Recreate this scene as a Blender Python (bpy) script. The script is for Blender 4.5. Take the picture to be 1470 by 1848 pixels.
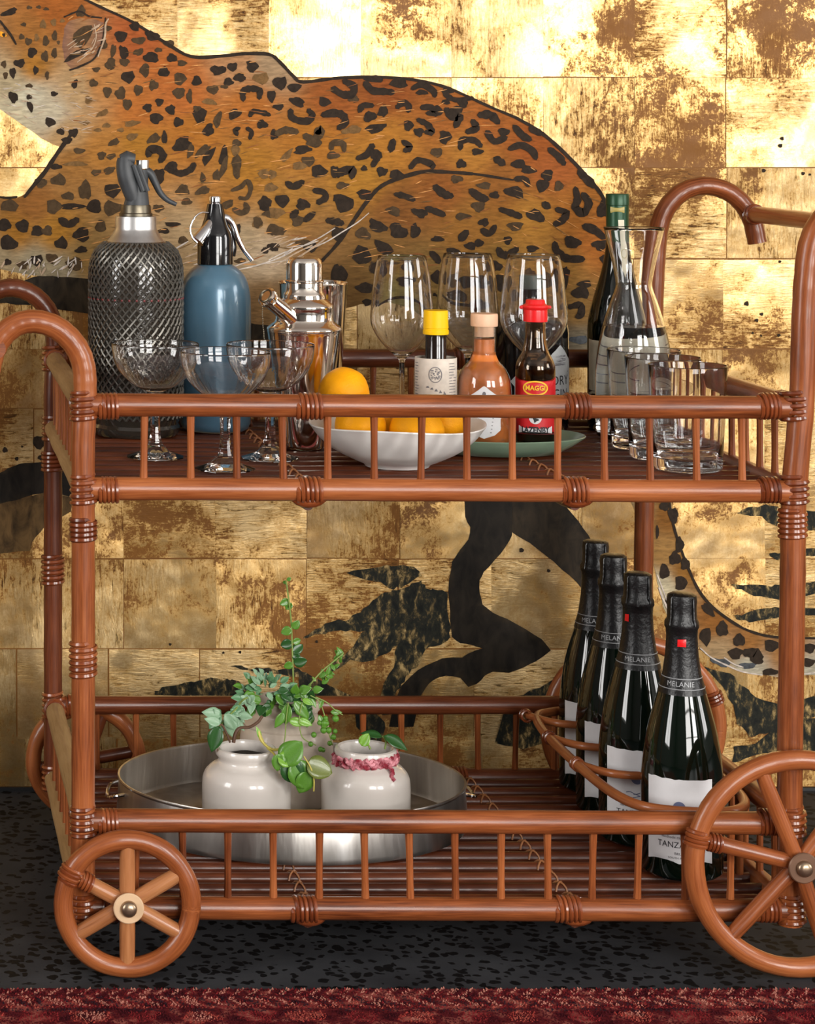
import bpy, bmesh, math, random
from mathutils import Vector, Matrix, noise
from mathutils.geometry import delaunay_2d_cdt

# ------------------------------------------------------------------ scene, camera, light
for o in list(bpy.data.objects):
    bpy.data.objects.remove(o, do_unlink=True)
SC = bpy.context.scene
COL = SC.collection
rnd = random.Random(7)
PI = math.pi

F, PX0, PY0 = 4200.0, -178.0, 216.0          # focal length in px and vanishing point (view camera with shift)
CAMD, CAMZ = 4200.0 / 1700.0, 0.90           # distance of the cart's front plane, lens height
cam_d = bpy.data.cameras.new('camera')
cam = bpy.data.objects.new('camera', cam_d)
COL.objects.link(cam)
cam.location = (0, -CAMD, CAMZ)
cam.rotation_euler = (PI / 2, 0, 0)
cam_d.sensor_fit = 'VERTICAL'
cam_d.sensor_height = 36.0
cam_d.sensor_width = 36.0
cam_d.lens = 36.0 * F / 1848.0
cam_d.shift_x = (735.0 - PX0) / 1848.0
cam_d.shift_y = -(924.0 - PY0) / 1848.0
cam_d.clip_start = 0.05
SC.camera = cam

SC.view_settings.view_transform = 'Standard'
SC.view_settings.look = 'None'
SC.view_settings.gamma = 1.0
SC.view_settings.use_curve_mapping = False
SC.view_settings.exposure = 0.22
SC.cycles.use_denoising = True
SC.cycles.max_bounces = 28
SC.cycles.transmission_bounces = 28
SC.cycles.glossy_bounces = 5
SC.cycles.diffuse_bounces = 3
SC.cycles.sample_clamp_indirect = 10.0

world = bpy.data.worlds.new('world')
SC.world = world
world.use_nodes = True
world.node_tree.nodes['Background'].inputs[0].default_value = (0.75, 0.85, 1.0, 1)
world.node_tree.nodes['Background'].inputs[1].default_value = 0.3

ROOM_Y0 = -4.6
def window_light(name, x0, x1, z0, z1, power, color=(1.0, 0.975, 0.94)):
    ld = bpy.data.lights.new(name, 'AREA')
    ld.shape = 'RECTANGLE'
    ld.size = x1 - x0
    ld.size_y = z1 - z0
    ld.energy = power
    ld.color = color
    lo = bpy.data.objects.new(name, ld)
    COL.objects.link(lo)
    lo.location = ((x0 + x1) / 2, ROOM_Y0 + 0.06, (z0 + z1) / 2)
    lo.rotation_euler = (PI / 2, 0, 0)       # faces +Y, into the room
    return lo
def side_light(name, x, y0, y1, z0, z1, power, color=(1.0, 0.98, 0.96)):
    lo = window_light(name, 0, y1 - y0, z0, z1, power, color)
    lo.location = (x, (y0 + y1) / 2, (z0 + z1) / 2)
    lo.rotation_euler = (PI / 2, 0, -PI / 2 if x < 0 else PI / 2)
    return lo
SIDE_WINDOWS = [(-2.84, -2.3, -1.1, 0.5, 2.4, 70), (4.54, -2.0, -0.8, 0.5, 2.4, 62)]
for (x, y0, y1, z0, z1, p) in SIDE_WINDOWS:
    side_light('side_window_daylight', x, y0, y1, z0, z1, p)
WINDOWS = [(0.50, 1.85, 0.42, 2.45, 112), (2.50, 3.80, 0.42, 2.45, 155)]
for i, (a, b, c, d, p) in enumerate(WINDOWS):
    window_light('window_daylight', a, b, c, d, p)

# ------------------------------------------------------------------ helpers
def px(x, y, Y):
    """world point at depth Y whose picture position is x, y"""
    k = (CAMD + Y) / F
    return Vector(((x - PX0) * k, Y, CAMZ - (y - PY0) * k))

def lin(r, g, b):
    f = lambda c: (c / 255.0 / 12.92) if c <= 10 else ((c / 255.0 + 0.055) / 1.055) ** 2.4
    return (f(r), f(g), f(b))

def mesh_obj(name, verts, faces, mat=None, parent=None, loc=(0, 0, 0), smooth=True, uvs=None, cols=None, sharp=0.7):
    me = bpy.data.meshes.new(name)
    me.from_pydata([tuple(v) for v in verts], [], faces)
    if uvs is not None:
        ul = me.uv_layers.new(name='UVMap')
        for l in me.loops:
            ul.data[l.index].uv = uvs[l.vertex_index]
    if cols is not None:
        ca = me.color_attributes.new('Col', 'FLOAT_COLOR', 'POINT')
        for i, c in enumerate(cols):
            ca.data[i].color = (c[0], c[1], c[2], 1)
    if smooth:
        me.shade_smooth()
        if sharp:
            me.set_sharp_from_angle(angle=sharp)
    if mat:
        me.materials.append(mat)
    o = bpy.data.objects.new(name, me)
    COL.objects.link(o)
    o.parent = parent
    o.location = loc
    return o

def recalc(o):
    bm = bmesh.new(); bm.from_mesh(o.data)
    bmesh.ops.recalc_face_normals(bm, faces=bm.faces)
    bm.to_mesh(o.data); bm.free()
    return o

def dup(o, loc=None, parent=None, rot=None, scale=None):
    c = o.copy()
    COL.objects.link(c)
    if parent is not None: c.parent = parent
    if loc is not None: c.location = loc
    if rot is not None: c.rotation_euler = rot
    if scale is not None: c.scale = scale
    return c

def dup_tree(o, loc=None, parent=None):
    c = o.copy(); COL.objects.link(c)
    if parent is not None: c.parent = parent
    if loc is not None: c.location = loc
    for ch in list(o.children):
        dup_tree(ch, None, c)
    return c

def thing(name, label, cat, loc=(0, 0, 0), group=None, rz=0):
    o = bpy.data.objects.new(name, None)
    COL.objects.link(o)
    o.empty_display_size = 0.02
    o.location = loc
    o.rotation_euler = (0, 0, rz)
    tag(o, label, cat, group)
    return o

def tag(o, label=None, cat=None, group=None, kind=None):
    if label: o['label'] = label
    if cat: o['category'] = cat
    if group: o['group'] = group
    if kind: o['kind'] = kind
    return o

def sub(name, parent, loc=(0, 0, 0)):
    o = bpy.data.objects.new(name, None)
    COL.objects.link(o); o.empty_display_size = 0.01
    o.parent = parent; o.location = loc
    return o

def catmull(pts, n=6):
    P = [Vector(p) for p in pts]
    out = []
    for i in range(len(P) - 1):
        p0 = P[i - 1] if i > 0 else P[0] * 2 - P[1]
        p1, p2 = P[i], P[i + 1]
        p3 = P[i + 2] if i + 2 < len(P) else P[-1] * 2 - P[-2]
        for k in range(n):
            t = k / n
            out.append(0.5 * ((2 * p1) + (p2 - p0) * t + (2 * p0 - 5 * p1 + 4 * p2 - p3) * t * t + (3 * p1 - p0 - 3 * p2 + p3) * t ** 3))
    out.append(P[-1])
    return out

def tube_geo(path, r, sides=12, closed=False, caps=True):
    P = [Vector(p) for p in path]
    n = len(P)
    R = r if isinstance(r, (list, tuple)) else [r] * n
    T = []
    for i in range(n):
        if closed:
            t = P[(i + 1) % n] - P[i - 1]
        else:
            t = P[min(i + 1, n - 1)] - P[max(i - 1, 0)]
        T.append(t.normalized())
    up = Vector((0, 0, 1)) if abs(T[0].z) < 0.9 else Vector((0, 1, 0))
    N = (up - T[0] * up.dot(T[0])).normalized()
    verts, uvs, faces = [], [], []
    L = 0.0
    for i in range(n):
        if i:
            L += (P[i] - P[i - 1]).length
            N = (N - T[i] * N.dot(T[i]))
            N = N.normalized() if N.length > 1e-6 else Vector((1, 0, 0))
        B = T[i].cross(N)
        for k in range(sides):
            a = 2 * PI * k / sides
            verts.append(P[i] + (N * math.cos(a) + B * math.sin(a)) * R[i])
            uvs.append((L, abs(k - sides / 2) / sides * 2 * PI * R[i]))
    m = n if closed else n - 1
    for i in range(m):
        a, b = i * sides, ((i + 1) % n) * sides
        for k in range(sides):
            k2 = (k + 1) % sides
            faces.append((a + k, a + k2, b + k2, b + k))
    if caps and not closed:
        faces.append(tuple(range(sides - 1, -1, -1)))
        faces.append(tuple((n - 1) * sides + k for k in range(sides)))
    return verts, faces, uvs

def tube(name, path, r, mat, parent=None, sides=12, closed=False, loc=(0, 0, 0)):
    v, f, u = tube_geo(path, r, sides, closed)
    return mesh_obj(name, v, f, mat, parent, loc, uvs=u)

class Geo:
    def __init__(s): s.v, s.f, s.u, s.c = [], [], [], []
    def add(s, v, f, u=None, c=None):
        b = len(s.v)
        s.v += list(v); s.f += [tuple(i + b for i in q) for q in f]
        s.u += list(u) if u is not None else [(0, 0)] * len(v)
        s.c += list(c) if isinstance(c, list) else [c or (1, 1, 1)] * len(v)
        return s
    def tube(s, path, r, sides=8, closed=False, c=None):
        v, f, u = tube_geo(path, r, sides, closed); return s.add(v, f, u, c)
    def build(s, name, mat, parent=None, loc=(0, 0, 0), smooth=True, col=False, sharp=0.7):
        return mesh_obj(name, s.v, s.f, mat, parent, loc, smooth, s.u, s.c if col else None, sharp)

def lathe_geo(prof, segs=40, sx=1.0, sy=1.0):
    """profile [(r, z)...]; closes to the axis where r == 0"""
    verts, faces, uvs = [], [], []
    idx = []
    for (r, z) in prof:
        if r <= 1e-7:
            idx.append([len(verts)]); verts.append((0, 0, z)); uvs.append((0, z))
        else:
            row = []
            for k in range(segs):
                a = 2 * PI * k / segs
                row.append(len(verts)); verts.append((r * sx * math.cos(a), r * sy * math.sin(a), z)); uvs.append((r * abs(a - PI), z))
            idx.append(row)
    for i in range(len(prof) - 1):
        A, B = idx[i], idx[i + 1]
        for k in range(segs):
            k2 = (k + 1) % segs
            if len(A) == 1 and len(B) == 1: continue
            if len(A) == 1: faces.append((A[0], B[k2], B[k]))
            elif len(B) == 1: faces.append((A[k], A[k2], B[0]))
            else: faces.append((A[k], A[k2], B[k2], B[k]))
    return verts, faces, uvs

def lathe(name, prof, mat, parent=None, loc=(0, 0, 0), segs=40, sx=1.0, sy=1.0, sharp=0.7):
    v, f, u = lathe_geo(prof, segs, sx, sy)
    return mesh_obj(name, v, f, mat, parent, loc, uvs=u, sharp=sharp)

def smooth_prof(prof, n=4):
    return [(max(0.0, p.x), p.y) for p in catmull([(r, z, 0) for r, z in prof], n)]

def shell(outer, t, floor=0.004):
    """closed glass wall: outer profile bottom->rim, then the inner one back down"""
    o = [(0.0, outer[0][1])] + list(outer)
    inner = []
    for i in range(len(outer) - 1, -1, -1):
        r, z = outer[i]
        if z < floor + outer[0][1]: continue
        inner.append((max(r - t, 0.0004), z - (0.0003 if i == len(outer) - 1 else 0)))
    rb = inner[-1][0]
    return o + inner + [(rb * 0.9, floor + outer[0][1]), (0.0, floor + outer[0][1])]

def ball_geo(c, r, seg=10, rings=6, sq=(1, 1, 1)):
    prof = [(math.sin(PI * i / rings) * r if 0 < i < rings else 0.0, -math.cos(PI * i / rings) * r) for i in range(rings + 1)]
    v, f, u = lathe_geo(prof, seg)
    return [(p[0] * sq[0] + c[0], p[1] * sq[1] + c[1], p[2] * sq[2] + c[2]) for p in v], f, u

def text_geo(s, size, font_scale=1.0, bold=0.0):
    cu = bpy.data.curves.new('t', 'FONT')
    cu.body = s; cu.align_x = 'CENTER'; cu.align_y = 'CENTER'; cu.size = size
    cu.resolution_u = 3; cu.offset = bold
    to = bpy.data.objects.new('t', cu)
    COL.objects.link(to)
    dg = bpy.context.evaluated_depsgraph_get()
    me = bpy.data.meshes.new_from_object(to.evaluated_get(dg))
    v = [(p.co.x * font_scale, p.co.y) for p in me.vertices]
    f = [tuple(p.vertices) for p in me.polygons]
    bpy.data.objects.remove(to); bpy.data.meshes.remove(me); bpy.data.curves.remove(cu)
    return v, f

def wrap(v2, r, phi, zc, off=0.0):
    """2-D points (m) laid on an upright cylinder (radius number or function of z); phi turns the centre from -Y towards -X"""
    out = []
    for (x, y) in v2:
        z = zc + y
        R = (r(z) if callable(r) else r) + off
        a = x / R - phi
        out.append((R * math.sin(a), -R * math.cos(a), z))
    return out

def wrap_poly(pts, nx=10, ny=8, step=None):
    """fill a 2-D outline with a grid fine enough to bend"""
    xs = [p[0] for p in pts]; ys = [p[1] for p in pts]
    st = step or max(max(xs) - min(xs), max(ys) - min(ys)) / nx
    V = [Vector(p) for p in pts]
    E = [(i, (i + 1) % len(pts)) for i in range(len(pts))]
    x = min(xs) + st * 0.5
    while x < max(xs):
        y = min(ys) + st * 0.5
        while y < max(ys):
            V.append(Vector((x, y))); y += st
        x += st
    r = delaunay_2d_cdt(V, E, [list(range(len(pts)))], 1, 1e-7)
    return [(p.x, p.y) for p in r[0]], [tuple(f) for f in r[2]]

# ------------------------------------------------------------------ materials
def nmat(name):
    m = bpy.data.materials.new(name)
    m.use_nodes = True
    nt = m.node_tree
    return m, nt, nt.nodes['Principled BSDF']

def setp(b, **k):
    for kk, v in k.items():
        n = {'base': 'Base Color', 'rough': 'Roughness', 'metal': 'Metallic', 'coat': 'Coat Weight', 'coat_r': 'Coat Roughness', 'trans': 'Transmission Weight',
             'ior': 'IOR', 'spec': 'Specular IOR Level', 'sss': 'Subsurface Weight', 'sheen': 'Sheen Weight'}[kk]
        b.inputs[n].default_value = (v[0], v[1], v[2], 1) if isinstance(v, tuple) else v

def N(nt, t, **k):
    n = nt.nodes.new(t)
    for a, v in k.items():
        if a == 'op': n.operation = v
        elif isinstance(v, (int, float, tuple, list)) and a in n.inputs: n.inputs[a].default_value = v
        else: setattr(n, a, v)
    return n

def ramp(nt, stops):
    n = nt.nodes.new('ShaderNodeValToRGB')
    el = n.color_ramp.elements
    while len(el) > 1: el.remove(el[-1])
    el[0].position, el[0].color = stops[0][0], (*stops[0][1], 1)
    for p, c in stops[1:]:
        e = el.new(p); e.color = (*c, 1)
    return n

def plain(name, base, rough=0.5, var=0.0, vscale=30.0, bump=0.0, bscale=200.0, **k):
    m, nt, b = nmat(name)
    setp(b, base=base, rough=rough, **k)
    if var:
        tc = N(nt, 'ShaderNodeTexCoord')
        no = N(nt, 'ShaderNodeTexNoise'); no.inputs['Scale'].default_value = vscale; no.inputs['Detail'].default_value = 4
        nt.links.new(tc.outputs['Object'], no.inputs['Vector'])
        d = tuple(max(0, c * (1 - var)) for c in base); l = tuple(min(1, c * (1 + var)) for c in base)
        r = ramp(nt, [(0.3, d), (0.7, l)])
        nt.links.new(no.outputs['Fac'], r.inputs['Fac']); nt.links.new(r.outputs['Color'], b.inputs['Base Color'])
    if bump:
        tc = N(nt, 'ShaderNodeTexCoord')
        no = N(nt, 'ShaderNodeTexNoise'); no.inputs['Scale'].default_value = bscale; no.inputs['Detail'].default_value = 3
        nt.links.new(tc.outputs['Object'], no.inputs['Vector'])
        bu = N(nt, 'ShaderNodeBump'); bu.inputs['Strength'].default_value = bump; bu.inputs['Distance'].default_value = 0.001
        nt.links.new(no.outputs['Fac'], bu.inputs['Height']); nt.links.new(bu.outputs['Normal'], b.inputs['Normal'])
    return m

def glassmat(name, col=(1, 1, 1), ior=1.48, rough=0.0):
    m, nt, b = nmat(name)
    setp(b, base=col, rough=rough, trans=1.0, ior=ior)
    return m

def rattan(name, dark, mid, light, rough=0.34, coat=0.28):
    m, nt, b = nmat(name)
    uv = N(nt, 'ShaderNodeUVMap')
    oi = N(nt, 'ShaderNodeObjectInfo')
    mp = N(nt, 'ShaderNodeVectorMath', op='MULTIPLY'); mp.inputs[1].default_value = (22, 420, 1)
    nt.links.new(uv.outputs['UV'], mp.inputs[0])
    ad = N(nt, 'ShaderNodeVectorMath', op='ADD')
    sc = N(nt, 'ShaderNodeVectorMath', op='SCALE'); sc.inputs[0].default_value = (37, 91, 53)
    nt.links.new(oi.outputs['Random'], sc.inputs['Scale'])
    nt.links.new(mp.outputs[0], ad.inputs[0]); nt.links.new(sc.outputs[0], ad.inputs[1])
    n1 = N(nt, 'ShaderNodeTexNoise'); n1.inputs['Scale'].default_value = 1.0; n1.inputs['Detail'].default_value = 5; n1.inputs['Roughness'].default_value = 0.6
    nt.links.new(ad.outputs[0], n1.inputs['Vector'])
    mp2 = N(nt, 'ShaderNodeVectorMath', op='MULTIPLY'); mp2.inputs[1].default_value = (9, 30, 1)
    nt.links.new(uv.outputs['UV'], mp2.inputs[0])
    ad2 = N(nt, 'ShaderNodeVectorMath', op='ADD'); nt.links.new(mp2.outputs[0], ad2.inputs[0]); nt.links.new(sc.outputs[0], ad2.inputs[1])
    n2 = N(nt, 'ShaderNodeTexNoise'); n2.inputs['Scale'].default_value = 1.0; n2.inputs['Detail'].default_value = 3
    nt.links.new(ad2.outputs[0], n2.inputs['Vector'])
    mx = N(nt, 'ShaderNodeMath', op='ADD'); h1 = N(nt, 'ShaderNodeMath', op='MULTIPLY'); h1.inputs[1].default_value = 0.5
    h2 = N(nt, 'ShaderNodeMath', op='MULTIPLY'); h2.inputs[1].default_value = 0.5
    nt.links.new(n1.outputs['Fac'], h1.inputs[0]); nt.links.new(n2.outputs['Fac'], h2.inputs[0])
    nt.links.new(h1.outputs[0], mx.inputs[0]); nt.links.new(h2.outputs[0], mx.inputs[1])
    # each piece of cane has its own tone
    off = N(nt, 'ShaderNodeMapRange'); off.inputs['To Min'].default_value = -0.09; off.inputs['To Max'].default_value = 0.09
    nt.links.new(oi.outputs['Random'], off.inputs['Value'])
    m2 = N(nt, 'ShaderNodeMath', op='ADD'); nt.links.new(mx.outputs[0], m2.inputs[0]); nt.links.new(off.outputs[0], m2.inputs[1])
    r = ramp(nt, [(0.28, dark), (0.5, mid), (0.72, light)])
    nt.links.new(m2.outputs[0], r.inputs['Fac'])
    nt.links.new(r.outputs['Color'], b.inputs['Base Color'])
    setp(b, rough=rough, coat=coat, coat_r=0.14, spec=0.3)
    bu = N(nt, 'ShaderNodeBump'); bu.inputs['Strength'].default_value = 0.25; bu.inputs['Distance'].default_value = 0.0006
    nt.links.new(n1.outputs['Fac'], bu.inputs['Height']); nt.links.new(bu.outputs['Normal'], b.inputs['Normal'])
    return m

M = {}
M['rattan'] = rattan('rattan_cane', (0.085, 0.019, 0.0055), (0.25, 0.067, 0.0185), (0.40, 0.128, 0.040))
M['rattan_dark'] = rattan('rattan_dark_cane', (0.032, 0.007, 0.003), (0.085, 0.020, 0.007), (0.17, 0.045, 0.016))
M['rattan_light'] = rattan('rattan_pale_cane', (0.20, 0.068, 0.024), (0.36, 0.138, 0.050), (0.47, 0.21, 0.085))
M['rattan_raw'] = rattan('rattan_raw_cane', (0.17, 0.095, 0.035), (0.30, 0.175, 0.070), (0.40, 0.25, 0.11), rough=0.6, coat=0.1)
M['binding'] = rattan('binding_cane', (0.080, 0.015, 0.0045), (0.18, 0.040, 0.011), (0.31, 0.085, 0.025), rough=0.28, coat=0.6)
M['cord'] = plain('lashing_cane', (0.30, 0.12, 0.045), 0.45, var=0.3)
M['glass'] = glassmat('clear_glass', ior=1.45)
M['glass_green'] = glassmat('tumbler_glass', (1.0, 1.0, 1.0), 1.42)
M['water'] = glassmat('water', (0.99, 1.0, 1.0), 1.33)
M['silver'] = plain('polished_silver', (0.95, 0.86, 0.76), 0.09, metal=1.0, bump=0.05, bscale=40)
M['chrome'] = plain('chrome', (0.85, 0.85, 0.86), 0.08, metal=1.0)
M['alu'] = plain('aluminium', (0.62, 0.61, 0.60), 0.38, metal=1.0, var=0.12, vscale=60)
M['bronze'] = plain('worn_bronze', (0.15, 0.13, 0.095), 0.4, metal=1.0, var=0.3, vscale=90)
def brushed():
    m, nt, b = nmat('brushed_steel')
    tc = N(nt, 'ShaderNodeTexCoord')
    mp = N(nt, 'ShaderNodeVectorMath', op='MULTIPLY'); mp.inputs[1].default_value = (26, 26, 1.5)
    nt.links.new(tc.outputs['Object'], mp.inputs[0])
    no = N(nt, 'ShaderNodeTexNoise'); no.inputs['Scale'].default_value = 1; no.inputs['Detail'].default_value = 4
    nt.links.new(mp.outputs[0], no.inputs['Vector'])
    r = ramp(nt, [(0.3, (0.34, 0.315, 0.285)), (0.55, (0.55, 0.525, 0.49)), (0.7, (0.74, 0.725, 0.70))])
    nt.links.new(no.outputs['Fac'], r.inputs['Fac']); nt.links.new(r.outputs['Color'], b.inputs['Base Color'])
    setp(b, metal=1.0, rough=0.36)
    bu = N(nt, 'ShaderNodeBump'); bu.inputs['Strength'].default_value = 0.5; bu.inputs['Distance'].default_value = 0.004
    nt.links.new(no.outputs['Fac'], bu.inputs['Height']); nt.links.new(bu.outputs['Normal'], b.inputs['Normal'])
    return m
M['steel'] = brushed()
M['grey_plastic'] = plain('grey_head', (0.042, 0.046, 0.050), 0.5, var=0.25, vscale=60)
M['black_plastic'] = plain('black_plastic', (0.006, 0.006, 0.007), 0.12, coat=0.5)
M['blue_paint'] = plain('blue_enamel', (0.095, 0.205, 0.300), 0.28, metal=0.15, coat=0.6, coat_r=0.08, var=0.1, vscale=12)
M['wire'] = plain('steel_wire_mesh', (0.17, 0.16, 0.14), 0.38, metal=0.8)
M['siphon_glass'] = plain('siphon_glass', (0.030, 0.024, 0.018), 0.06, coat=0.6, bump=0.5, bscale=160)
M['red'] = plain('red_plastic', (0.72, 0.012, 0.014), 0.3, coat=0.3)
M['red_bead'] = plain('red_bead', (0.16, 0.005, 0.008), 0.4)
M['yellow'] = plain('yellow_plastic', (0.88, 0.50, 0.002), 0.45, spec=0.2)
M['orange'] = plain('orange_peel', (0.90, 0.36, 0.003), 0.5, spec=0.2, var=0.16, vscale=22, bump=0.5, bscale=420)
M['bowl'] = plain('white_glaze', (0.82, 0.80, 0.76), 0.35, var=0.05, vscale=25, coat=0.3)
M['celadon'] = plain('celadon_glaze', (0.22, 0.32, 0.22), 0.28, var=0.08, vscale=30, coat=0.4)
M['stoneware'] = plain('stoneware_glaze', (0.64, 0.59, 0.54), 0.22, var=0.06, vscale=18, coat=0.5)
M['stoneware2'] = plain('stoneware_matt', (0.50, 0.42, 0.34), 0.38, var=0.1, vscale=18, coat=0.2)
M['bottle'] = plain('dark_green_glass', (0.002, 0.005, 0.0028), 0.04, coat=0.25, ior=1.52)
M['gin'] = plain('black_glass', (0.004, 0.004, 0.0045), 0.08, coat=0.3)
M['foil'] = plain('black_foil', (0.006, 0.006, 0.0065), 0.36, metal=0.0, spec=0.4, bump=0.7, bscale=220)
M['capsule'] = plain('green_capsule', (0.012, 0.055, 0.022), 0.35, metal=0.3)
M['paper'] = plain('label_paper', (0.72, 0.71, 0.72), 0.75, var=0.04, vscale=60)
M['paper_cream'] = plain('cream_paper', (0.68, 0.63, 0.48), 0.7, var=0.05, vscale=60)
M['paper_old'] = plain('aged_label_paper', (0.62, 0.55, 0.47), 0.75, var=0.16, vscale=70)
M['paper_grey'] = plain('grey_label_paper', (0.42, 0.43, 0.43), 0.6, var=0.1, vscale=120)
M['ink'] = plain('black_ink', (0.02, 0.02, 0.024), 0.6)
M['ink_soft'] = plain('grey_ink', (0.16, 0.15, 0.16), 0.7)
M['ink_blue'] = plain('blue_ink', (0.13, 0.15, 0.26), 0.7)
M['silver_ink'] = plain('silver_ink', (0.34, 0.35, 0.36), 0.4)
M['gold_ink'] = plain('gold_ink', (0.40, 0.32, 0.09), 0.4)
M['label_red'] = plain('label_red', (0.62, 0.010, 0.016), 0.45)
M['label_maroon'] = plain('label_maroon', (0.22, 0.010, 0.025), 0.45)
M['label_yellow'] = plain('label_yellow', (0.90, 0.52, 0.02), 0.5)
M['sauce'] = plain('chilli_sauce', (0.56, 0.155, 0.025), 0.35, var=0.22, vscale=55)
M['soy'] = plain('seasoning_liquid', (0.014, 0.006, 0.003), 0.2)
M['brown_glass'] = glassmat('brown_glass', (0.62, 0.46, 0.30), 1.48)
M['bitters_glass'] = plain('bitters_glass', (0.012, 0.007, 0.005), 0.08, coat=0.4)
M['cork'] = plain('peach_stopper', (0.74, 0.46, 0.29), 0.5, var=0.08, vscale=60)
M['soil'] = plain('potting_soil', (0.022, 0.012, 0.007), 0.95, var=0.5, vscale=220, bump=1.0, bscale=300)
M['stem_brown'] = plain('brown_stem', (0.10, 0.045, 0.022), 0.6, var=0.2)
M['stem_green'] = plain('green_stem', (0.20, 0.28, 0.06), 0.55)
M['stem_yellow'] = plain('yellow_stem', (0.50, 0.42, 0.08), 0.5)
def leafmat(name, c, rough=0.35):
    m = plain(name, c, rough, var=0.25, vscale=60, coat=0.15)
    return m
M['leaf'] = leafmat('leaf_green', (0.085, 0.22, 0.022))
M['leaf_bright'] = leafmat('leaf_bright_green', (0.17, 0.36, 0.035))
M['leaf_dark'] = leafmat('leaf_dark_green', (0.022, 0.085, 0.018))
M['leaf_olive'] = leafmat('leaf_olive', (0.13, 0.16, 0.03))
M['leaf_grey'] = leafmat('leaf_grey_green', (0.22, 0.36, 0.22), 0.5)
M['leaf_sage'] = leafmat('leaf_sage', (0.11, 0.25, 0.12), 0.4)
M['yarn'] = plain('pink_yarn', (0.42, 0.045, 0.085), 0.85, var=0.75, vscale=120)
rr_ = [n for n in M['yarn'].node_tree.nodes if n.type == 'VALTORGB'][0].color_ramp.elements
rr_[0].color = (0.22, 0.008, 0.022, 1); rr_[1].color = (0.72, 0.30, 0.34, 1); rr_[0].position = 0.38; rr_[1].position = 0.66
M['cream_washer'] = plain('cream_washer', (0.62, 0.42, 0.25), 0.5, var=0.06)
M['brown_washer'] = plain('brown_washer', (0.16, 0.085, 0.05), 0.45, metal=0.4, var=0.1)
M['brass'] = plain('dull_brass_bolt', (0.34, 0.25, 0.17), 0.32, metal=0.9)
M['wall_paint'] = plain('room_wall_paint', (0.17, 0.165, 0.16), 0.9)
M['ceiling_paint'] = plain('room_ceiling_paint', (0.42, 0.41, 0.40), 0.9)
M['window_paint'] = plain('window_frame_paint', (0.75, 0.74, 0.7), 0.5)

def attr_paint(name, rough=0.5, vec=(30, 30, 30), strength=0.35, spec=0.3):
    m, nt, b = nmat(name)
    at = N(nt, 'ShaderNodeAttribute'); at.attribute_name = 'Col'
    tc = N(nt, 'ShaderNodeTexCoord')
    mp = N(nt, 'ShaderNodeVectorMath', op='MULTIPLY'); mp.inputs[1].default_value = vec
    nt.links.new(tc.outputs['Object'], mp.inputs[0])
    no = N(nt, 'ShaderNodeTexNoise'); no.inputs['Scale'].default_value = 1.0; no.inputs['Detail'].default_value = 5; no.inputs['Roughness'].default_value = 0.62; no.inputs['Distortion'].default_value = 0.6
    nt.links.new(mp.outputs[0], no.inputs['Vector'])
    mr = N(nt, 'ShaderNodeMapRange'); mr.inputs['From Min'].default_value = 0.3; mr.inputs['From Max'].default_value = 0.7
    mr.inputs['To Min'].default_value = 1 - strength; mr.inputs['To Max'].default_value = 1 + strength
    nt.links.new(no.outputs['Fac'], mr.inputs['Value'])
    mu = N(nt, 'ShaderNodeVectorMath', op='SCALE')
    nt.links.new(at.outputs['Color'], mu.inputs[0]); nt.links.new(mr.outputs[0], mu.inputs['Scale'])
    nt.links.new(mu.outputs[0], b.inputs['Base Color'])
    setp(b, rough=rough, spec=spec)
    return m
M['fur'] = attr_paint('leopard_fur_paint', 0.6, (60, 60, 270), 0.34, spec=0.05)
M['spot'] = attr_paint('spot_paint', 0.6, (150, 150, 150), 0.35, spec=0.08)
M['trunk_paint'] = attr_paint('branch_paint', 0.5, (60, 60, 30), 0.7, spec=0.12)
M['pile'] = attr_paint('rug_wool', 0.95, (400, 400, 400), 0.3, spec=0.05)

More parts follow.
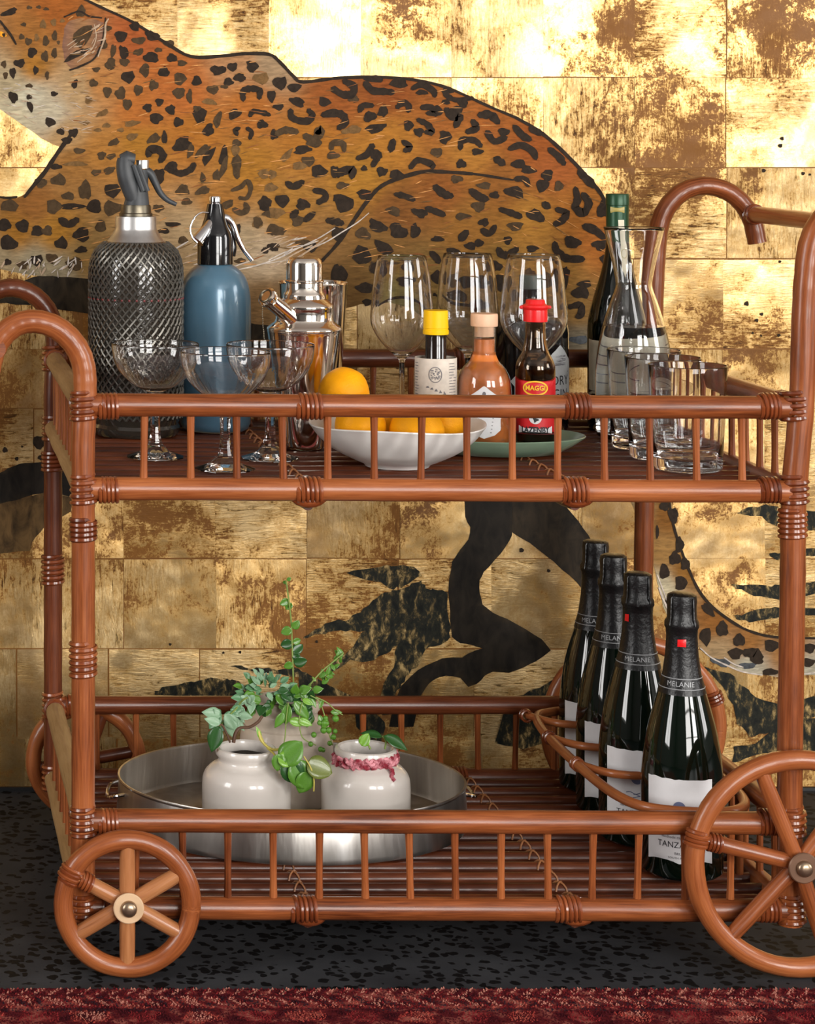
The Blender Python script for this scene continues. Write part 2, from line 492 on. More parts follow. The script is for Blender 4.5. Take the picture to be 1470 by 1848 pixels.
def gold_material(name, worn=0.0):
    m, nt, b = nmat(name)
    L = nt.links.new
    ge = N(nt, 'ShaderNodeNewGeometry')
    oi = N(nt, 'ShaderNodeObjectInfo')
    sc = N(nt, 'ShaderNodeVectorMath', op='SCALE'); sc.inputs[0].default_value = (17.3, 9.1, 23.7)
    L(oi.outputs['Random'], sc.inputs['Scale'])
    ad = N(nt, 'ShaderNodeVectorMath', op='ADD'); L(ge.outputs['Position'], ad.inputs[0]); L(sc.outputs[0], ad.inputs[1])
    ge_pos = N(nt, 'ShaderNodeVectorMath', op='ADD'); L(ge.outputs['Position'], ge_pos.inputs[0]); ge_pos.inputs[1].default_value = (3.1, 0.7, 5.3)
    def noise_n(vec_scale, detail=6, rough=0.62, dist=0.0, src=ad):
        mp = N(nt, 'ShaderNodeVectorMath', op='MULTIPLY'); mp.inputs[1].default_value = vec_scale
        L(src.outputs[0], mp.inputs[0])
        n = N(nt, 'ShaderNodeTexNoise'); n.inputs['Scale'].default_value = 1; n.inputs['Detail'].default_value = detail
        n.inputs['Roughness'].default_value = rough; n.inputs['Distortion'].default_value = dist
        L(mp.outputs[0], n.inputs['Vector'])
        return n
    def math2(op, a, c):
        q = N(nt, 'ShaderNodeMath', op=op)
        for i, v in enumerate((a, c)):
            if isinstance(v, (int, float)): q.inputs[i].default_value = v
            else: L(v, q.inputs[i])
        return q.outputs[0]
    big = noise_n((5.2, 5.2, 5.2), 4, 0.55, 0.4, src=ge_pos)
    med = noise_n((26, 26, 26), 7, 0.72, 0.6)
    fine = noise_n((230, 230, 230), 3, 0.6, 1.2)
    hor = noise_n((40, 40, 230), 6, 0.65, 1.3)      # crinkles along the sheet
    ver = noise_n((230, 230, 34), 6, 0.65, 1.3)
    # random sheet direction
    rd = math2('FRACT', math2('MULTIPLY', oi.outputs['Random'], 7.31), 0.0)
    pick = math2('GREATER_THAN', rd, 0.45)
    cr = N(nt, 'ShaderNodeMix'); cr.data_type = 'FLOAT'
    L(pick, cr.inputs[0]); L(hor.outputs['Fac'], cr.inputs[2]); L(ver.outputs['Fac'], cr.inputs[3])
    crink = cr.outputs[0]
    rs = math2('FRACT', math2('MULTIPLY', oi.outputs['Random'], 29.3), 0.0)
    cmask = N(nt, 'ShaderNodeMapRange'); cmask.inputs['From Min'].default_value = 0.40; cmask.inputs['From Max'].default_value = 0.62
    cn = noise_n((9, 9, 9), 4, 0.6, 0.8)
    L(math2('ADD', cn.outputs['Fac'], math2('MULTIPLY', math2('SUBTRACT', rs, 0.5), 0.28)), cmask.inputs['Value'])
    crk = math2('ADD', math2('MULTIPLY', math2('SUBTRACT', crink, 0.5), math2('ADD', math2('MULTIPLY', cmask.outputs[0], 0.85), 0.15)), 0.5)
    crink = crk
    # wear: high = leaf intact, low = brown ground shows
    w = math2('ADD', math2('MULTIPLY', big.outputs['Fac'], 0.85), math2('MULTIPLY', med.outputs['Fac'], 0.55))
    w = math2('ADD', w, math2('MULTIPLY', crink, 0.60))
    w = math2('ADD', w, math2('MULTIPLY', fine.outputs['Fac'], 0.30))
    rj = math2('FRACT', math2('MULTIPLY', oi.outputs['Random'], 3.77), 0.0)
    w = math2('ADD', w, math2('MULTIPLY', math2('SUBTRACT', rj, 0.5), 0.07 ))
    w = math2('SUBTRACT', w, 1.13 + worn)
    mr = N(nt, 'ShaderNodeMapRange'); mr.inputs['From Min'].default_value = -0.14; mr.inputs['From Max'].default_value = 0.16
    L(w, mr.inputs['Value'])
    wear = mr.outputs[0]
    cr1 = ramp(nt, [(0.0, (0.185, 0.076, 0.016)), (0.20, (0.22, 0.095, 0.022)), (0.27, (0.34, 0.185, 0.052)), (0.42, (0.47, 0.29, 0.105)), (0.7, (0.55, 0.365, 0.155)), (1.0, (0.66, 0.47, 0.23))])
    L(wear, cr1.inputs['Fac'])
    # dark hair lines where the leaf is creased
    ln = N(nt, 'ShaderNodeMapRange'); ln.inputs['From Min'].default_value = 0.34; ln.inputs['From Max'].default_value = 0.43
    ln.inputs['To Min'].default_value = 0.30; ln.inputs['To Max'].default_value = 1.0
    L(crink, ln.inputs['Value'])
    tone = N(nt, 'ShaderNodeMapRange'); tone.inputs['To Min'].default_value = 0.8; tone.inputs['To Max'].default_value = 1.08
    L(math2('FRACT', math2('MULTIPLY', oi.outputs['Random'], 13.7), 0.0), tone.inputs['Value'])
    mul = N(nt, 'ShaderNodeVectorMath', op='SCALE'); L(cr1.outputs['Color'], mul.inputs[0]); L(math2('MULTIPLY', ln.outputs[0], tone.outputs[0]), mul.inputs['Scale'])
    L(mul.outputs[0], b.inputs['Base Color'])
    setp(b, spec=0.15)
    mt = N(nt, 'ShaderNodeMapRange'); mt.inputs['From Min'].default_value = 0.18; mt.inputs['From Max'].default_value = 0.38; mt.inputs['To Max'].default_value = GOLD_METAL
    L(wear, mt.inputs['Value']); L(mt.outputs[0], b.inputs['Metallic'])
    rg = N(nt, 'ShaderNodeMapRange'); rg.inputs['From Min'].default_value = 0.2; rg.inputs['From Max'].default_value = 0.6; rg.inputs['To Min'].default_value = 0.6; rg.inputs['To Max'].default_value = 0.45
    L(wear, rg.inputs['Value'])
    L(math2('SUBTRACT', rg.outputs[0], math2('MULTIPLY', math2('SUBTRACT', 1.0, cmask.outputs[0]), 0.17)), b.inputs['Roughness'])
    # sheet tilt + undulation + crinkle relief
    tl = N(nt, 'ShaderNodeTexWhiteNoise'); tl.noise_dimensions = '1D'; L(oi.outputs['Random'], tl.inputs['W'])
    t2 = N(nt, 'ShaderNodeVectorMath', op='SUBTRACT'); L(tl.outputs['Color'], t2.inputs[0]); t2.inputs[1].default_value = (0.5, 0.5, 0.5)
    t3 = N(nt, 'ShaderNodeVectorMath', op='SCALE'); L(t2.outputs[0], t3.inputs[0]); t3.inputs['Scale'].default_value = 0.13
    t4 = N(nt, 'ShaderNodeVectorMath', op='ADD'); L(ge.outputs['Normal'], t4.inputs[0]); L(t3.outputs[0], t4.inputs[1])
    t5 = N(nt, 'ShaderNodeVectorMath', op='NORMALIZE'); L(t4.outputs[0], t5.inputs[0])
    und = noise_n((13, 13, 13), 2, 0.5)
    b1 = N(nt, 'ShaderNodeBump'); b1.inputs['Strength'].default_value = 0.8; b1.inputs['Distance'].default_value = 0.006
    L(und.outputs['Fac'], b1.inputs['Height']); L(t5.outputs[0], b1.inputs['Normal'])
    b2 = N(nt, 'ShaderNodeBump'); b2.inputs['Strength'].default_value = 0.6; b2.inputs['Distance'].default_value = 0.0016
    L(crink, b2.inputs['Height']); L(b1.outputs['Normal'], b2.inputs['Normal'])
    L(b2.outputs['Normal'], b.inputs['Normal'])
    return m
GOLD_METAL = 0.72
M['gold'] = gold_material('gold_leaf')
M['bole'] = gold_material('gold_ground', worn=0.25)

def foliage_material():
    m, nt, b = nmat('painted_foliage')
    L = nt.links.new
    ge = N(nt, 'ShaderNodeNewGeometry')
    mp = N(nt, 'ShaderNodeVectorMath', op='MULTIPLY'); mp.inputs[1].default_value = (85, 85, 48)
    L(ge.outputs['Position'], mp.inputs[0])
    n = N(nt, 'ShaderNodeTexNoise'); n.inputs['Scale'].default_value = 1; n.inputs['Detail'].default_value = 7; n.inputs['Roughness'].default_value = 0.7; n.inputs['Distortion'].default_value = 0.35
    L(mp.outputs[0], n.inputs['Vector'])
    r = ramp(nt, [(0.36, (0.006, 0.007, 0.006)), (0.50, (0.018, 0.018, 0.012)), (0.57, (0.10, 0.07, 0.028)), (0.66, (0.42, 0.29, 0.12))])
    L(n.outputs['Fac'], r.inputs['Fac']); L(r.outputs['Color'], b.inputs['Base Color'])
    setp(b, rough=0.55, spec=0.12)
    return m
M['foliage'] = foliage_material()

def terrazzo_material():
    m, nt, b = nmat('dark_terrazzo')
    L = nt.links.new
    ge = N(nt, 'ShaderNodeNewGeometry')
    nd = N(nt, 'ShaderNodeTexNoise'); nd.inputs['Scale'].default_value = 60; nd.inputs['Detail'].default_value = 2
    L(ge.outputs['Position'], nd.inputs['Vector'])
    sc = N(nt, 'ShaderNodeVectorMath', op='SCALE'); sc.inputs['Scale'].default_value = 0.018; L(nd.outputs['Color'], sc.inputs[0])
    ad = N(nt, 'ShaderNodeVectorMath', op='ADD'); L(ge.outputs['Position'], ad.inputs[0]); L(sc.outputs[0], ad.inputs[1])
    v = N(nt, 'ShaderNodeTexVoronoi'); v.inputs['Scale'].default_value = 75; L(ad.outputs[0], v.inputs['Vector'])
    cut = N(nt, 'ShaderNodeMapRange'); cut.inputs['From Min'].default_value = 0.40; cut.inputs['From Max'].default_value = 0.45
    L(v.outputs['Distance'], cut.inputs['Value'])
    sep = N(nt, 'ShaderNodeSeparateColor'); L(v.outputs['Color'], sep.inputs[0])
    lt = N(nt, 'ShaderNodeMath', op='GREATER_THAN'); lt.inputs[1].default_value = 0.78; L(sep.outputs[0], lt.inputs[0])
    mxx = N(nt, 'ShaderNodeMath', op='MAXIMUM'); L(cut.outputs[0], mxx.inputs[0]); L(lt.outputs[0], mxx.inputs[1])
    n2 = N(nt, 'ShaderNodeTexNoise'); n2.inputs['Scale'].default_value = 9; n2.inputs['Detail'].default_value = 4; L(ge.outputs['Position'], n2.inputs['Vector'])
    r = ramp(nt, [(0.3, (0.022, 0.023, 0.026)), (0.7, (0.044, 0.046, 0.050))]); L(n2.outputs['Fac'], r.inputs['Fac'])
    mx = N(nt, 'ShaderNodeMix'); mx.data_type = 'RGBA'
    L(mxx.outputs[0], mx.inputs[0]); mx.inputs[6].default_value = (0.0045, 0.0045, 0.005, 1); L(r.outputs['Color'], mx.inputs[7])
    L(mx.outputs[2], b.inputs['Base Color'])
    setp(b, rough=0.6, spec=0.10)
    return m
M['terrazzo'] = terrazzo_material()

def rug_base_material():
    m, nt, b = nmat('rug_weave')
    L = nt.links.new
    ge = N(nt, 'ShaderNodeNewGeometry')
    n = N(nt, 'ShaderNodeTexNoise'); n.inputs['Scale'].default_value = 70; n.inputs['Detail'].default_value = 5; L(ge.outputs['Position'], n.inputs['Vector'])
    r = ramp(nt, [(0.35, (0.035, 0.005, 0.008)), (0.52, (0.13, 0.015, 0.017)), (0.66, (0.30, 0.09, 0.07))])
    L(n.outputs['Fac'], r.inputs['Fac']); L(r.outputs['Color'], b.inputs['Base Color'])
    setp(b, rough=0.95, spec=0.05)
    return m
M['rug'] = rug_base_material()

# ------------------------------------------------------------------ room shell
WY = 0.6557                                   # gilded wall
RX0, RX1, RZ1 = -2.9, 4.6, 2.75
def box_geo(x0, x1, y0, y1, z0, z1):
    v = [(x0, y0, z0), (x1, y0, z0), (x1, y1, z0), (x0, y1, z0), (x0, y0, z1), (x1, y0, z1), (x1, y1, z1), (x0, y1, z1)]
    f = [(0, 3, 2, 1), (4, 5, 6, 7), (0, 1, 5, 4), (1, 2, 6, 5), (2, 3, 7, 6), (3, 0, 4, 7)]
    return v, f
def box(name, x0, x1, y0, y1, z0, z1, mat, parent=None):
    v, f = box_geo(x0, x1, y0, y1, z0, z1)
    return mesh_obj(name, v, f, mat, parent, smooth=False)
def structure(o):
    o['kind'] = 'structure'; return o

fl = structure(box('floor', RX0, RX1, ROOM_Y0, WY, -0.1, 0.0, M['terrazzo']))
wb = structure(box('wall_back', RX0, RX1, WY, WY + 0.12, -0.1, RZ1, M['bole']))
wb["label"] = "gilded wall of square gold leaf sheets behind the cart"
structure(box('wall_left', RX0 - 0.12, RX0, ROOM_Y0 - 0.12, WY + 0.12, -0.1, RZ1, M['wall_paint']))
structure(box('wall_right', RX1, RX1 + 0.12, ROOM_Y0 - 0.12, WY + 0.12, -0.1, RZ1, M['wall_paint']))
structure(box('ceiling', RX0, RX1, ROOM_Y0, WY, RZ1, RZ1 + 0.1, M['ceiling_paint']))
structure(box('wall_front', RX0, RX1, ROOM_Y0 - 0.12, ROOM_Y0, -0.1, RZ1, M['wall_paint']))
for i, (a, b_, c, d, p) in enumerate(WINDOWS):
    g = Geo()
    for q in ((a - .06, a, c - .06, d + .06), (b_, b_ + .06, c - .06, d + .06), (a, b_, c - .06, c), (a, b_, d, d + .06), (a, b_, (c + d) / 2 + .25, (c + d) / 2 + .29), (a, b_, (c + d) / 2 - .5, (c + d) / 2 - .46)):
        v, f = box_geo(q[0], q[1], ROOM_Y0 + .03, ROOM_Y0 + .09, q[2], q[3]); g.add(v, f)
    structure(g.build('window_%d' % (i + 1), M['window_paint'], smooth=False))
for i, (x, y0, y1, z0, z1, p) in enumerate(SIDE_WINDOWS):
    g = Geo(); s_ = 1 if x > 0 else -1
    xa, xb = sorted((x + s_ * .03, x - s_ * .02))
    for q in ((y0 - .06, y0, z0 - .06, z1 + .06), (y1, y1 + .06, z0 - .06, z1 + .06), (y0, y1, z0 - .06, z0), (y0, y1, z1, z1 + .06), ((y0 + y1) / 2 - .02, (y0 + y1) / 2 + .02, z0, z1)):
        v, f = box_geo(xa, xb, q[0], q[1], q[2], q[3]); g.add(v, f)
    structure(g.build('window_%d' % (i + 3), M['window_paint'], smooth=False))
# black skirting where the gilding ends
structure(box('baseboard_back', RX0, RX1, WY - 0.006, WY, 0.0, 0.004, plain('dark_skirting', (0.01, 0.01, 0.011), 0.6)))

# gold leaf sheets, each its own piece on the wall
KW = (CAMD + WY) / F
S = 165 * KW
sheet = None
rows = [-514, -350, -186, -22, 140, 302, 467, 630, 737, 845, 1008, 1171, 1334, 1424]
offs = [40, 90, 10, 155, 155, 155, 150, 148, 60, 59, 59, 30, 45]
for i in range(len(rows) - 1):
    y0, y1 = rows[i], rows[i + 1]
    x = -660 + offs[i] % 165
    while x < 1950:
        w_ = 165 + rnd.uniform(-3, 2)
        c = px(x + 82.5, (y0 + y1) / 2, WY)
        sx, sz = (w_ * KW) / 2, ((y1 - y0) * KW - rnd.uniform(0, 0.0025)) / 2
        zz = max(0.0045 + sz, c.z)
        loc = (c.x + rnd.uniform(-.0015, .0015), WY - 0.0002 - rnd.uniform(0, .0004), zz)
        if sheet is None:
            v, f = box_geo(-1, 1, -0.0001, 0.0001, -1, 1)
            sheet = mesh_obj('gold_leaf', v, f, M['gold'], wb, smooth=False)
            o = sheet
        else:
            o = dup(sheet, parent=wb)
        o.location = loc; o.scale = (sx, 1, sz); o.rotation_euler = (0, rnd.uniform(-.006, .006), 0)
        x += 165

# ------------------------------------------------------------------ the painting on the wall
def on_wall(pts, layer):
    return [px(x, y, WY - layer) for x, y in pts]

def painted_area(name, outline, colf, mat, parent, layer, step=14):
    v2, f = wrap_poly(outline, step=step)
    vs = [px(x, y, WY - layer) - parent.location for x, y in v2]
    return mesh_obj(name, vs, f, mat, parent, smooth=False, cols=[colf(x, y) for x, y in v2])

def jag(outline, amp=3, n=3, seed=1):
    r = random.Random(seed); out = []
    for i in range(len(outline)):
        a, b_ = outline[i], outline[(i + 1) % len(outline)]
        for k in range(n):
            t = k / n
            out.append((a[0] + (b_[0] - a[0]) * t + r.uniform(-amp, amp) * (k > 0), a[1] + (b_[1] - a[1]) * t + r.uniform(-amp, amp) * (k > 0)))
    return out

leo_root = thing('painted_leopard', 'spotted leopard painted lying stretched out along the gilded wall', 'painting', px(560, 330, WY))
body_outline = [(-70, -70), (150, -70), (152, -2), (180, 12), (205, 25), (240, 40), (275, 58), (300, 78), (325, 92), (345, 101), (400, 101), (440, 97), (485, 98), (505, 112), (530, 138), (545, 147), (580, 146), (620, 140),
    (670, 137), (720, 141), (770, 148), (800, 156), (840, 174), (880, 191), (930, 212), (970, 235), (1010, 268), (1040, 296), (1060, 320), (1080, 345), (1092, 365), (1099, 400), (1102, 470), (1099, 560),
    (1085, 610), (1060, 632), (1000, 640), (900, 640), (830, 625), (790, 585), (745, 556), (700, 546), (650, 549), (615, 560), (560, 590), (460, 585), (330, 545), (160, 503), (110, 500), (60, 497), (20, 490), (-70, 470),
    (-70, 362), (0, 356), (30, 358), (45, 350), (70, 325), (95, 290), (111, 266), (75, 250), (40, 225), (0, 197), (-70, 150)]
fur_ctrl = [  # x, y, sRGB
    (100, 20, 170, 95, 45), (60, 60, 165, 105, 55), (250, 70, 178, 92, 52), (300, 130, 188, 105, 55), (60, 120, 172, 112, 48), (20, 150, 185, 160, 135), (50, 175, 205, 190, 178), (90, 205, 200, 180, 165), (30, 205, 205, 185, 165),
    (140, 160, 190, 150, 115), (120, 245, 190, 145, 105), (180, 150, 190, 125, 75), (250, 200, 190, 110, 55), (330, 170, 188, 105, 55), (430, 115, 190, 135, 100), (490, 115, 175, 140, 115), (450, 190, 184, 108, 52), (350, 240, 180, 110, 48), (250, 260, 175, 115, 48), (180, 270, 180, 118, 60),
    (130, 290, 165, 110, 60), (60, 370, 150, 95, 50), (100, 420, 172, 115, 48), (30, 420, 170, 112, 48), (60, 475, 170, 150, 130), (110, 490, 165, 145, 125), (150, 470, 160, 120, 75), (0, 470, 170, 145, 120),
    (600, 180, 160, 88, 45), (700, 160, 150, 80, 42), (800, 200, 165, 95, 48), (560, 250, 180, 112, 48), (700, 260, 184, 118, 52), (650, 320, 176, 118, 50), (450, 300, 176, 115, 48), (520, 380, 170, 115, 55), (400, 370, 170, 110, 55), (350, 420, 185, 150, 120), (430, 440, 180, 150, 125), (480, 465, 190, 160, 140), (560, 440, 150, 105, 65),
    (340, 480, 170, 135, 105), (480, 540, 130, 95, 65), (880, 230, 168, 95, 48), (960, 260, 160, 85, 42), (1000, 300, 165, 90, 48), (850, 280, 182, 118, 55), (800, 340, 150, 88, 45), (900, 330, 150, 92, 46), (720, 380, 138, 85, 45), (850, 400, 160, 105, 52), (960, 400, 176, 118, 55), (1040, 380, 172, 105, 50), (1080, 430, 180, 105, 50),
    (700, 450, 135, 95, 55), (640, 520, 120, 85, 50), (760, 500, 140, 105, 62), (900, 480, 150, 108, 58), (1000, 480, 165, 115, 60), (900, 560, 125, 95, 60), (1040, 560, 150, 108, 62), (1040, 615, 125, 110, 98), (980, 620, 115, 90, 68), (720, 540, 150, 130, 85)]
FUR = 0.74
fc = [(x, y, lin(r, g, b_)) for x, y, r, g, b_ in fur_ctrl]
def fur_col(x, y):
    ws, c = 0.0, [0, 0, 0]
    for cx, cy, cc in fc:
        d = (cx - x) ** 2 + (cy - y) ** 2 + 120
        w_ = 1 / (d * d)
        ws += w_
        for k in range(3): c[k] += cc[k] * w_
    return [c[0] / ws * FUR * .93, c[1] / ws * FUR * 1.0, c[2] / ws * FUR * .84]
painted_area('body', jag(body_outline, 1.2, 3), fur_col, M['fur'], leo_root, 0.0012, step=9)
tail_outline = [(1120, 880), (1205, 880), (1208, 920), (1218, 960), (1232, 1000), (1250, 1045), (1275, 1085), (1310, 1115), (1350, 1138), (1400, 1150), (1480, 1152), (1560, 1140), (1560, 1200), (1480, 1218), (1400, 1222), (1350, 1214), (1300, 1197), (1260, 1168), (1220, 1138), (1196, 1095), (1182, 1030), (1160, 960), (1140, 910)]
tc_ = [(1205, 930, 140, 90, 45), (1235, 1030, 150, 100, 50), (1200, 1000, 165, 120, 75), (1192, 1060, 205, 185, 165), (1290, 1120, 150, 95, 50), (1350, 1160, 160, 105, 60), (1300, 1180, 175, 140, 110), (1350, 1205, 190, 175, 165), (1420, 1180, 165, 110, 65), (1450, 1212, 190, 175, 165), (1150, 920, 150, 120, 90)]
tcl = [(x, y, lin(r, g, b_)) for x, y, r, g, b_ in tc_]
def tail_col(x, y):
    ws, c = 0.0, [0, 0, 0]
    for cx, cy, cc in tcl:
        w_ = 1 / ((cx - x) ** 2 + (cy - y) ** 2 + 60) ** 2
        ws += w_
        for k in range(3): c[k] += cc[k] * w_
    return [c[0] / ws * FUR * .93, c[1] / ws * FUR * 1.0, c[2] / ws * FUR * .84]
painted_area('tail', jag(tail_outline, 1.2, 3, 2), tail_col, M['fur'], leo_root, 0.0012, step=9)

SH = {'k': (0.026, 0.017, 0.011), 'm': (0.060, 0.036, 0.017), 'l': (0.15, 0.080, 0.028), 'w': (0.50, 0.43, 0.37), 'c': (0.42, 0.30, 0.20), 'o': (0.75, 0.30, 0.02), 'h': (0.52, 0.24, 0.075), 'H': (0.24, 0.085, 0.026), 'g': (0.06, 0.065, 0.07)}
spots = Geo()
ear = [(340, 150), (370, 110), (430, 95), (500, 100), (550, 120), (545, 200), (510, 290), (450, 340), (380, 365), (345, 330), (330, 250)]
painted_area('ear', jag([(x / 2.94, y / 2.94) for x, y in ear], 1.2, 3, 4), lambda x, y: (0.30 - .003 * abs(x - 150), 0.15 - .0015 * abs(x - 150), 0.062), M['fur'], leo_root, 0.00128, step=6)
NLAY = [0]
def nl():
    NLAY[0] += 1
    return NLAY[0] * 1.2e-6
def lay(parent, pts, layer):
    return [px(x, y, WY - layer) - parent.location for x, y in pts]
def blob(g, x, y, rx, ry, rot, sh, layer=0.0017, root=None, seed=0):
    r = random.Random(int(x * 31 + y * 17) + seed)
    n = 13; a0 = r.random() * 6
    pts = [(x, y)]
    cr, sr = math.cos(math.radians(rot)), math.sin(math.radians(rot))
    ph1, ph2 = r.random() * 6, r.random() * 6
    for i in range(n):
        a = 2 * PI * i / n
        q = 1 + 0.14 * math.sin(3 * a + ph1) + 0.08 * math.sin(5 * a + ph2) + r.uniform(-.09, .09)
        u, v = rx * q * math.cos(a), ry * q * math.sin(a)
        pts.append((x + u * cr - v * sr, y + u * sr + v * cr))
    rx_l = layer + nl()
    g.add(lay(root, pts, rx_l), [(0, 1 + (i + 1) % n, 1 + i) for i in range(n)], None, SH[sh])
def stroke(g, pts, w, sh, layer=0.0018, root=None, taper=0.25):
    r = random.Random(int(pts[0][0] * 13 + pts[0][1] * 7))
    P = catmull([(x, y, 0) for x, y in pts], 4)
    n = len(P); L_, R_ = [], []
    for i, p in enumerate(P):
        t = (P[min(i + 1, n - 1)] - P[max(i - 1, 0)]).normalized()
        nn = Vector((-t.y, t.x, 0))
        e = min(i, n - 1 - i) / max(1, n - 1) * 2
        hw = w / 2 * (1 - taper + taper * min(1, e * 2)) * r.uniform(.82, 1.15)
        L_.append(p + nn * hw); R_.append(p - nn * hw)
    s = (P[0] - P[1]).normalized() * w * .3; e = (P[-1] - P[-2]).normalized() * w * .3
    pts2 = [(q.x, q.y) for q in L_ + R_] + [(P[0].x + s.x, P[0].y + s.y), (P[-1].x + e.x, P[-1].y + e.y)]
    f = [(i, i + 1, n + i + 1, n + i) for i in range(n - 1)] + [(2 * n, 0, n), (2 * n + 1, 2 * n - 1, n - 1)]
    g.add(lay(root, pts2, layer + nl()), f, None, SH[sh])

